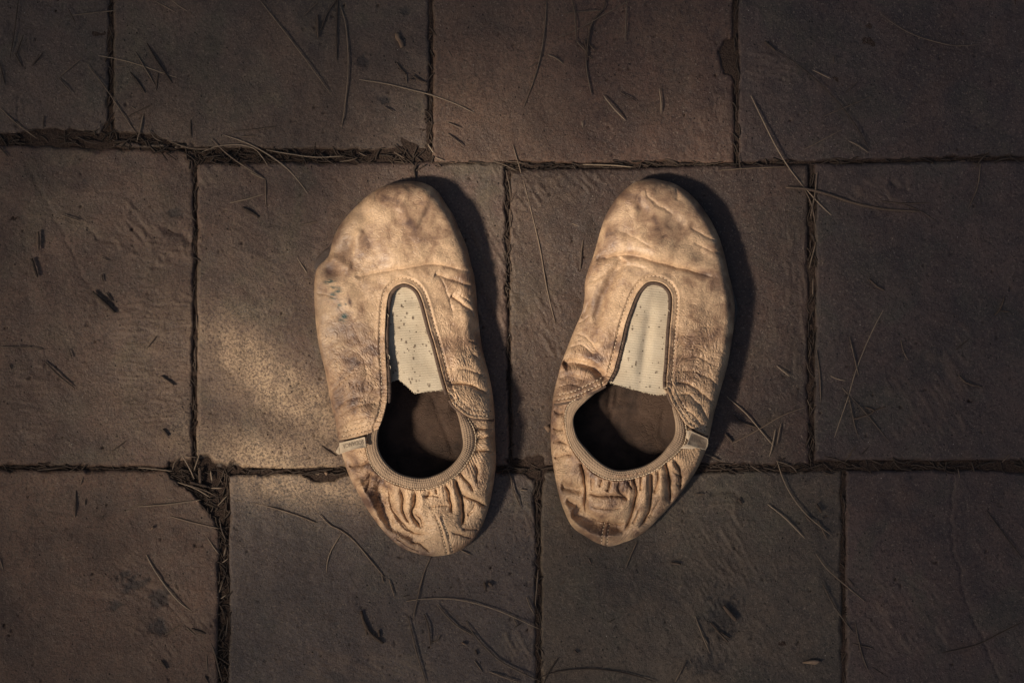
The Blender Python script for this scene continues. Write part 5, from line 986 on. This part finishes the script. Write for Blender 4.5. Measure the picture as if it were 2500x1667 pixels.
# twigs: view, list of branches, width px, label
TWIGS = [
 ('A', [[(1660,1420),(1715,1450),(1770,1485)]], 10, 'thick dark twig stub on the tile above and left of the left slipper'),
 ('A', [[(2172,105),(2174,260)]], 8, 'straight dark twig lying upright near the top beside two dark needles'),
 ('B', [[(1818,0),(1800,65),(1730,145),(1700,250),(1690,380)], [(1700,300),(1748,352)], [(1690,380),(1725,400)], [(1668,270),(1688,340)]], 5.5, 'small forked twig on the tile above the right slipper'),
 ('B', [[(515,1215),(505,1165),(525,1135)], [(520,1168),(583,1130)]], 6.5, 'forked twig just above the left slipper toe by the joint'),
 ('B', [[(500,515),(540,545),(595,565)], [(480,540),(505,545)]], 5, 'short knobbly twig touching the upright joint above the left slipper'),
 ('B', [[(390,430),(415,470),(455,510)]], 5, 'tiny bent twig beneath the orange bark chip'),
 ('C', [[(725,1282),(850,1290),(1000,1325),(1200,1390),(1400,1430),(1640,1445)]], 8.5, 'long thick brown stalk crossing the joint at upper right'),
 ('C', [[(580,285),(655,348)]], 6.5, 'pale split twig tip on the top right tile'),
 ('D', [[(260,30),(262,155)]], 10, 'upper of two stubby dark twigs by the left edge'),
 ('D', [[(215,215),(235,275),(255,340)]], 9, 'lower of two stubby dark twigs by the left edge'),
 ('D', [[(630,440),(705,510),(785,582)]], 12, 'thickest dark twig, slanting on the tile at the left edge'),
 ('D', [[(1100,1015),(1190,1080)]], 7, 'short twig left of the lit patch on the left edge tile'),
 ('D', [[(1112,1378),(1150,1425)]], 9, 'dark twig stub near the bottom of the left edge tile'),
 ('D', [[(2200,1490),(2240,1525),(2300,1560)]], 6, 'bent twig touching the left slipper below its label'),
 ('E', [[(1190,1310),(1300,1275),(1330,1250),(1270,1230)], [(1320,1255),(1405,1225)]], 5.5, 'bent forked twig among crossed needles on the right edge tile'),
 ('E', [[(365,1280),(420,1330),(535,1370)]], 5.5, 'curved reddish twig right of the right slipper'),
 ('E', [[(310,1412),(358,1465)]], 7.5, 'stubby pale twig beside the right slipper label'),
 ('E', [[(1295,355),(1350,405),(1400,430)]], 6.5, 'dark bent twig near the middle of the right edge tile'),
 ('E', [[(2150,600),(2190,560),(2220,475)], [(2190,570),(2255,578)]], 5, 'three-armed twig at the far right edge'),
 ('E', [[(1910,1015),(1965,1065),(2060,1088)]], 6, 'dark crooked twig low on the right edge tile'),
 ('F', [[(1365,95),(1370,200)]], 10, 'thick upright twig in the litter of the broken corner'),
 ('F', [[(1300,195),(1420,225)]], 7.5, 'level twig under the upright one in the broken corner'),
 ('F', [[(1310,1195),(1405,1228)]], 8, 'dark knobbly twig on the bottom left tile near its right edge'),
 ('F', [[(1100,1415),(1140,1470)]], 8, 'dark twig stub at the bottom of the bottom left tile'),
 ('G', [[(145,1075),(165,1150),(210,1230),(295,1295)], [(265,1205),(270,1250)], [(180,1190),(182,1240)]], 10, 'large curved dark twig with side spurs below the left slipper'),
 ('G', [[(988,880),(995,922)]], 9, 'left one of two short seed-like twigs below the left slipper'),
 ('G', [[(1015,880),(1042,905)]], 9, 'right one of two short seed-like twigs below the left slipper'),
 ('G', [[(2265,745),(2330,755)]], 7, 'short dark twig right of the right slipper heel'),
 ('G', [[(925,1340),(938,1375)]], 6, 'tiny reddish twig among the needles at bottom centre'),
 ('G', [[(1600,1340),(1625,1362)]], 6, 'tiny dark twig low on the tile below the right slipper'),
 ('H', [[(210,1155),(270,1225),(330,1285)], [(270,1215),(340,1260)]], 6.5, 'reddish forked twig on the dark stain below the right slipper'),
 ('H', [[(300,1040),(385,1140)]], 13, 'thick dark twig on the stain below the right slipper'),
 ('H', [[(400,305),(425,345)]], 7, 'small pale twig at the end of a ridge below the right slipper'),
 ('H', [[(935,345),(968,400)]], 8, 'dark twig above the long needle at lower right'),
 ('H', [[(860,425),(895,465)], [(945,460),(975,520),(1005,580)]], 6.5, 'broken dark twig under the long needle at lower right'),
]
CHIPSTUFF = [
 ('B', [(378,228),(402,225),(412,262),(432,285),(436,322),(414,328),(398,290),(376,262)], 'orange bark chip on the tile above the left slipper'),
 ('H', [(835,1428),(880,1412),(930,1408),(965,1422),(925,1440),(880,1436)], 'pale wood splinter on the tile below the right slipper'),
 ('F', [(1028,522),(1040,498),(1056,490),(1050,512)], 'pale wood crumb on the bottom left tile'),
 ('G', [(828,1288),(850,1290),(868,1302),(850,1308)], 'pale crumb beside the curved needles at bottom centre'),
 ('P', [(1328,1043),(1340,1036),(1346,1048),(1338,1056)], 'pale crumb against the left side of the right slipper'),
 ('F', [(2215,130),(2232,122),(2245,140),(2228,150)], 'pale crumb in the joint left of the left slipper heel'),
]
TILENAMES = ['top left tile', 'tile above the left slipper', 'tile above the right slipper', 'top right tile', 'left edge tile', 'tile under the left slipper', 'tile under the right slipper', 'right edge tile',
             'bottom left tile', 'tile below the left slipper', 'tile below the right slipper', 'bottom right tile']

def spine3(pts, wpx, lift=None):
    p = catmull(pts, 5)
    n = max(4, min(22, int(arclen(p)[-1] / 9) + 3)); p = resample(p, n)
    t = np.linspace(0, 1, n); r = wpx * S / 2
    lf = random.uniform(0.1, 1.0) / 1000 if lift is None else lift
    L = arclen(p)[-1]; lf *= min(1.0, L / 90)
    z = 0.0004 + r + lf * np.sin(math.pi * t) ** 1.0 + 0.0002 * vnoise(p[:, 0] / 20, p[:, 1] / 20, 200)
    return p, z, r, t

def loose(name, V, F, mat, label, cat, group):
    c = V.mean(0); c[2] = 0
    o = mesh_obj(name, V, F, mat, loc=tuple(c)); o['label'] = label; o['category'] = cat
    if group: o['group'] = group
    return o

def tile_of(x, y):
    best, bi = 1e9, 0
    for i, (c, _) in enumerate(TILES):
        c = np.array(c, float); dx = max(c[:, 0].min() - x, x - c[:, 0].max(), 0); dy = max(c[:, 1].min() - y, y - c[:, 1].max(), 0)
        if dx + dy < best: best, bi = dx + dy, i
    return bi, best

def build_needles():
    rec = []
    for v, pts, w, tone in NEEDLES:
        pts = pts if v == 'P' else vp(*VO[v], pts)
        p, z, r, t = spine3(pts, w * 0.74)
        prof = 0.55 + 0.45 * np.sin(math.pi * np.clip(t * 1.02, 0, 1)) ** 0.5
        prof[-1] *= 0.4
        V, F = tube(W(p[:, 0], p[:, 1], z), r * prof, 6)
        L = arclen(p)[-1]; chord = np.linalg.norm(p[-1] - p[0]); d = p[-1] - p[0]
        sag = np.abs((p - p[0]) @ np.array([-d[1], d[0]]) / max(chord, 1)).max() / max(chord, 1)
        a = math.degrees(math.atan2(d[1], d[0])) % 180
        size = 'long' if L > 230 else ('short' if L < 60 else '')
        shp = 'strongly curved' if sag > 0.11 else ('gently curved' if sag > 0.035 else 'straight')
        ori = 'level' if (a < 20 or a > 160) else ('standing upright in the picture' if 70 < a < 110 else ('slanting down' if a <= 70 else 'slanting up'))
        tn = {'n': 'brown', 'p': 'pale', 'd': 'dark'}[tone]
        m = p[len(p) // 2]; ti, dj = tile_of(*m)
        where = ('in joint by the ' if dj > 3 else 'on the ') + TILENAMES[ti]
        ori = ori.replace('standing upright in the picture', 'pointing up')
        rec.append([' '.join(f'{size} {shp} {tn} needle {ori} {where}'.split()), m, V, F, {'n': NEEDLE, 'p': NEEDLE_PALE, 'd': NEEDLE_DARK}[tone]])
    by = {}
    for i, r_ in enumerate(rec): by.setdefault(r_[0], []).append(i)
    words = ['first', 'second', 'third', 'fourth', 'fifth', 'sixth', 'seventh', 'eighth', 'ninth', 'tenth', 'eleventh', 'twelfth']
    for lab, idx in by.items():
        if len(idx) > 1:
            xs = [rec[i][1] for i in idx]
            dx = max(p[0] for p in xs) - min(p[0] for p in xs); dy = max(p[1] for p in xs) - min(p[1] for p in xs)
            ax = 0 if dx >= dy else 1
            idx = sorted(idx, key=lambda i: rec[i][1][ax])
            ends = ('leftmost', 'rightmost') if ax == 0 else ('topmost', 'lowest')
            for k, i in enumerate(idx):
                q = ends[0] if k == 0 else (ends[1] if k == len(idx) - 1 else words[k] + (' from left' if ax == 0 else ' from top'))
                rec[i][0] = q + ' ' + lab
    for q in rec:
        if len(q[0].split()) > 16: q[0] = q[0].replace('gently curved ', 'curved ').replace('strongly curved ', 'curved ').replace(' straight', '').replace('slanting up', 'slanting').replace('second from top', 'second')
    for lab, m, V, F, mat in rec:
        loose('pine_needle', V, F, mat, lab, 'pine needle', 'pine needles scattered on the paving')
    for v, brs, w, lab in TWIGS:
        bag = Bag()
        for bi, pts in enumerate(brs):
            pts = vp(*VO[v], pts); ww = w * (1 if bi == 0 else 0.75)
            p, z, r, t = spine3(pts, ww * 0.85, 0.0002)
            n = max(len(p), 9); p2 = resample(p, n); z = np.interp(np.linspace(0, 1, n), t, z); t = np.linspace(0, 1, n)
            rr = r * (0.85 + 0.3 * np.random.default_rng(int(pts[0][0])).random(n)) * (0.75 + 0.25 * np.sin(math.pi * t))
            rr = np.concatenate([[rr[0] * 0.3], rr, [rr[-1] * 0.3]])
            P3 = W(p2[:, 0], p2[:, 1], z); d0 = P3[0] - P3[1]; d1 = P3[-1] - P3[-2]
            P3 = np.vstack([P3[0] + d0 * 0.06, P3, P3[-1] + d1 * 0.06])
            bag.add(*tube(P3, rr, 7))
        loose('twig', np.vstack(bag.V), np.vstack(bag.F), TWIG, lab, 'twig', None)
    for v, poly, lab in CHIPSTUFF:
        poly = np.array(poly if v == 'P' else vp(*VO[v], poly), float); c = poly.mean(0); n = len(poly)
        rg = []
        for k, zz in ((1.0, 0.0003), (1.02, 0.0012), (0.75, 0.0022), (0.3, 0.0026), (0.02, 0.0025)):
            q = c + (poly - c) * k; rg.append(W(q[:, 0], q[:, 1], zz + 0.0005 * vnoise(q[:, 0] / 5, q[:, 1] / 5, 210) * (zz > 0.001)))
        loose('bark_chip', np.stack(rg, 1).reshape(-1, 3), gridF(n, 5, wrap=True), CHIP, lab, 'bark chip', None)
build_needles()

# litter packed into the joints and the broken corners: nobody could count it
def build_litter():
    r = np.random.default_rng(11)
    lines = []
    def seg(a, b, w, dens): lines.append((np.array(a, float), np.array(b, float), w, dens))
    seg((0, 338), (264, 338), 26, 1.2); seg((264, 335), (470, 372), 34, 2.6); seg((470, 382), (760, 384), 36, 3.2); seg((760, 382), (1045, 384), 34, 2.2); seg((1045, 396), (1240, 404), 16, 1.4); seg((1240, 405), (1800, 404), 18, 1.6); seg((1800, 400), (2500, 388), 18, .7)
    seg((0, 1141), (410, 1146), 18, 1.6); seg((400, 1150), (560, 1152), 24, 2.0); seg((560, 1150), (840, 1150), 18, 1.6); seg((1235, 1146), (1345, 1146), 20, 1.6); seg((1690, 1141), (2080, 1140), 20, 1.6); seg((2080, 1136), (2500, 1137), 24, 1.2)
    seg((272, 0), (272, 340), 12, .8); seg((1052, 0), (1052, 395), 11, .9); seg((1797, 0), (1797, 400), 11, .8); seg((478, 385), (476, 1140), 10, .9); seg((1241, 405), (1245, 1140), 10, .9); seg((1982, 400), (1982, 1135), 15, 1.1)
    seg((552, 1160), (545, 1667), 24, 2.2); seg((1314, 1155), (1315, 1667), 12, 1.2); seg((2060, 1150), (2061, 1667), 10, .7)
    seg((440, 1150), (545, 1240), 44, 5.0); seg((500, 1240), (548, 1330), 24, 3.0)
    nb, gb = Bag(), Bag()
    ico = np.array([(0, 0, 1), (1, 0, 0), (0, 1, 0), (-1, 0, 0), (0, -1, 0), (0, 0, -.6)], float)
    icf = np.array([(0, 1, 2, 2), (0, 2, 3, 3), (0, 3, 4, 4), (0, 4, 1, 1), (5, 2, 1, 1), (5, 3, 2, 2), (5, 4, 3, 3), (5, 1, 4, 4)])
    for a, b, w, dens in lines:
        L = np.linalg.norm(b - a); d = (b - a) / L; nn = np.array([-d[1], d[0]])
        for i in range(int(L * dens * 0.095)):
            c = a + d * r.uniform(0, L) + nn * np.clip(r.normal(0, 0.32), -.6, .6) * w
            ang = math.atan2(d[1], d[0]) + r.normal(0, 0.75 if w > 20 else 0.4); l = min(r.gamma(2.2, 9) + 6, w * 2.6)
            k = np.linspace(-.5, .5, 4); bend = r.uniform(-.12, .12) * l
            px = c[0] + math.cos(ang) * k * l - math.sin(ang) * bend * (0.25 - k ** 2) * 4; py = c[1] + math.sin(ang) * k * l + math.cos(ang) * bend * (0.25 - k ** 2) * 4
            z = r.uniform(-.0014, .0002) + r.uniform(-.0006, .0006) * k * 2
            nb.add(*tube(W(px, py, z), r.uniform(.00025, .0006), 4))
        for i in range(int(L * w * dens * 0.05)):
            c = a + d * r.uniform(0, L) + nn * r.uniform(-.5, .5) * w; rad = r.gamma(2, 0.7) + .8
            V = ico * r.uniform(.6, 1.2, (6, 3)) * rad * S; V = V + W(c[0], c[1], r.uniform(-.0018, -.0006))
            gb.add(V, icf)
    def tri_obj(bag, name, mats):
        o = bag.obj(name, mats, None, 'stuff', smooth=False); return o
    o = tri_obj(nb, 'needle_litter', NEEDLE_L)
    o = tri_obj(gb, 'joint_grit', GRIT)
    # crumbs lying about on the tiles
    cb = Bag(); cb2 = Bag(); r = np.random.default_rng(23)
    for i in range(2600):
        x, y = r.uniform(-100, 2600), r.uniform(-100, 1767)
        dens = 0.35 + 0.9 * math.exp(-((x - 640) / 260) ** 2 - ((y - 950) / 300) ** 2) + 0.3 * math.exp(-((x - 500) / 500) ** 2 - ((y - 250) / 300) ** 2)
        if r.random() > dens: continue
        rad = min(r.gamma(1.5, 0.8) + .7, 6.0)
        V = ico * r.uniform(.6, 1.3, (6, 3)) * rad * S; V = V + W(x, y, 0.0004)
        cb.add(V, icf)
    cb.obj('grit', GRIT, None, 'stuff', smooth=False)
    db = Bag()
    for i in range(1300):
        x, y = r.uniform(-100, 2600), r.uniform(-100, 1767)
        if r.random() > 0.25 + 0.6 * math.exp(-((x - 650) / 420) ** 2 - ((y - 700) / 600) ** 2): continue
        rad = min(r.gamma(1.6, 1.1) + 0.8, 7.5)
        V = ico * r.uniform(.6, 1.4, (6, 3)) * rad * S * np.array([1, 1, 0.6]); a = r.uniform(0, 6.28); c_, s_ = math.cos(a), math.sin(a)
        V = np.stack([V[:, 0] * 1.5 * c_ - V[:, 1] * s_, V[:, 0] * 1.5 * s_ + V[:, 1] * c_, V[:, 2]], -1) + W(x, y, 0.0004)
        db.add(V, icf)
    for (xs, ys, n) in (((960, 1120), (990, 1150), 26), ((1430, 1640), (960, 1130), 40)):      # crumbs inside the slippers
        for i in range(n):
            rad = r.gamma(1.5, 0.5) + .6; V = ico * r.uniform(.6, 1.3, (6, 3)) * rad * S + W(r.uniform(*xs), r.uniform(*ys), 0.0042); cb2.add(V, icf)
    db.obj('dark_crumbs', TWIG, None, 'stuff', smooth=False); cb2.obj('insole_grit', GRIT, None, 'stuff', smooth=False)
NEEDLE_L = m_plain('litter_needles', (0.022, 0.015, 0.012), (0.13, 0.088, 0.06), 60, 0.8)
build_litter()

# ------------------------------------------------------------------ unseen pine foliage, needles set out by a map to shape the low sun
def sun_map(x, y):
    """chosen share of direct sun reaching the paving at photograph pixel (x, y)"""
    g = lambda cx, cy, rx, ry, a=0, p=1.0: np.exp(-((((x - cx) * math.cos(a) + (y - cy) * math.sin(a)) / rx) ** 2 + ((-(x - cx) * math.sin(a) + (y - cy) * math.cos(a)) / ry) ** 2) ** p)
    t = 0.12 + 0.0 * x
    t = t + 0.26 * g(450, 800, 560, 500)
    t = np.maximum(t, 1.1 * g(1090, 770, 315, 540, 0.1, 2.5))
    t = np.maximum(t, 1.0 * g(1640, 750, 290, 530, 0.0, 2.5))
    t = np.maximum(t, 1.7 * g(680, 945, 225, 78, 0.66, 1.5))
    t = np.maximum(t, 1.3 * g(700, 1165, 220, 75, 0.2, 2.0))
    t = t * (1 - 0.6 * g(640, 1060, 170, 26, 0.36))
    t = t * (1 - 0.62 * g(1318, 800, 42, 420)) * (1 - 0.45 * g(1815, 830, 70, 260)) * (1 - 0.5 * g(1900, 700, 70, 500))
    t = t * (1 - 0.6 * g(918, 810, 105, 190)) * (1 - 0.45 * g(1575, 680, 35, 110, 0.25))
    t = t * np.clip(0.93 + 0.42 * fbm(x / 170, y / 170, 301, 2), 0.4, 1.0)
    t = t * (1 - 0.75 * sstep(1900, 2400, x)) * (1 - 0.5 * sstep(300, 0, y)) * (1 - 0.45 * sstep(350, -100, x))
    return np.clip(t, 0.03, 1.0)

def build_foliage():
    r = np.random.default_rng(5)
    sd = np.array(TO_SUN)
    bag = Bag()
    step = 60.0
    nlen, nw = 0.085, 0.0013
    area = (step * S) ** 2 * math.sin(SUN_EL)          # cross-section of a ground cell seen from the sun
    k = 0; anchors = []
    for gx in np.arange(-700, 3300, step):
        for gy in np.arange(-800, 2500, step):
            T = float(sun_map(np.array(gx), np.array(gy)))
            tau = -math.log(T)
            n = tau * area / (nlen * nw * 0.52)
            n = int(n) + (r.random() < n - int(n))
            for _ in range(n):
                x, y = gx + r.uniform(-.5, .5) * step, gy + r.uniform(-.5, .5) * step
                g = W(x, y, 0.0)
                # far enough up the ray to stand outside the picture
                Dist = max(0.28, ((x - 1250) * S + 0.37) / (0.88 * math.cos(SUN_EL))) * r.uniform(1.0, 1.1) + 0.05
                c = g + sd * Dist
                a = r.normal(0.6, 0.7); e = r.normal(-0.25, 0.35)
                d = np.array([math.cos(a) * math.cos(e), math.sin(a) * math.cos(e), math.sin(e)]) * nlen / 2
                bag.add(*tube(np.array([c - d, c + np.array([0, 0, .004]), c + d]), np.array([0.8, 1, 0.4]) * nw / 2, 3)); k += 1
                if T < 0.4: anchors.append(c)
    bag.obj('unseen_pine_foliage', UNSEEN_FOLIAGE, None, 'stuff')
    sb = Bag()
    for i in r.choice(len(anchors), 70, replace=False):      # twigs added among the unseen needles
        c = anchors[i]; a = r.normal(0.6, 0.6); e = r.normal(0.1, 0.3)
        d = np.array([math.cos(a) * math.cos(e), math.sin(a) * math.cos(e), math.sin(e)]) * r.uniform(0.07, 0.14)
        sb.add(*tube(np.array([c - d, c + r.normal(0, .006, 3), c + d]), np.array([1.3, 1.0, 0.5]) * 0.0013, 5))
    sb.obj('unseen_pine_twigs', TWIG, None, 'stuff')
UNSEEN_FOLIAGE = m_plain('unseen_green_pine_needles', (0.03, 0.045, 0.015), (0.07, 0.09, 0.03), 60, 0.5)
build_foliage()
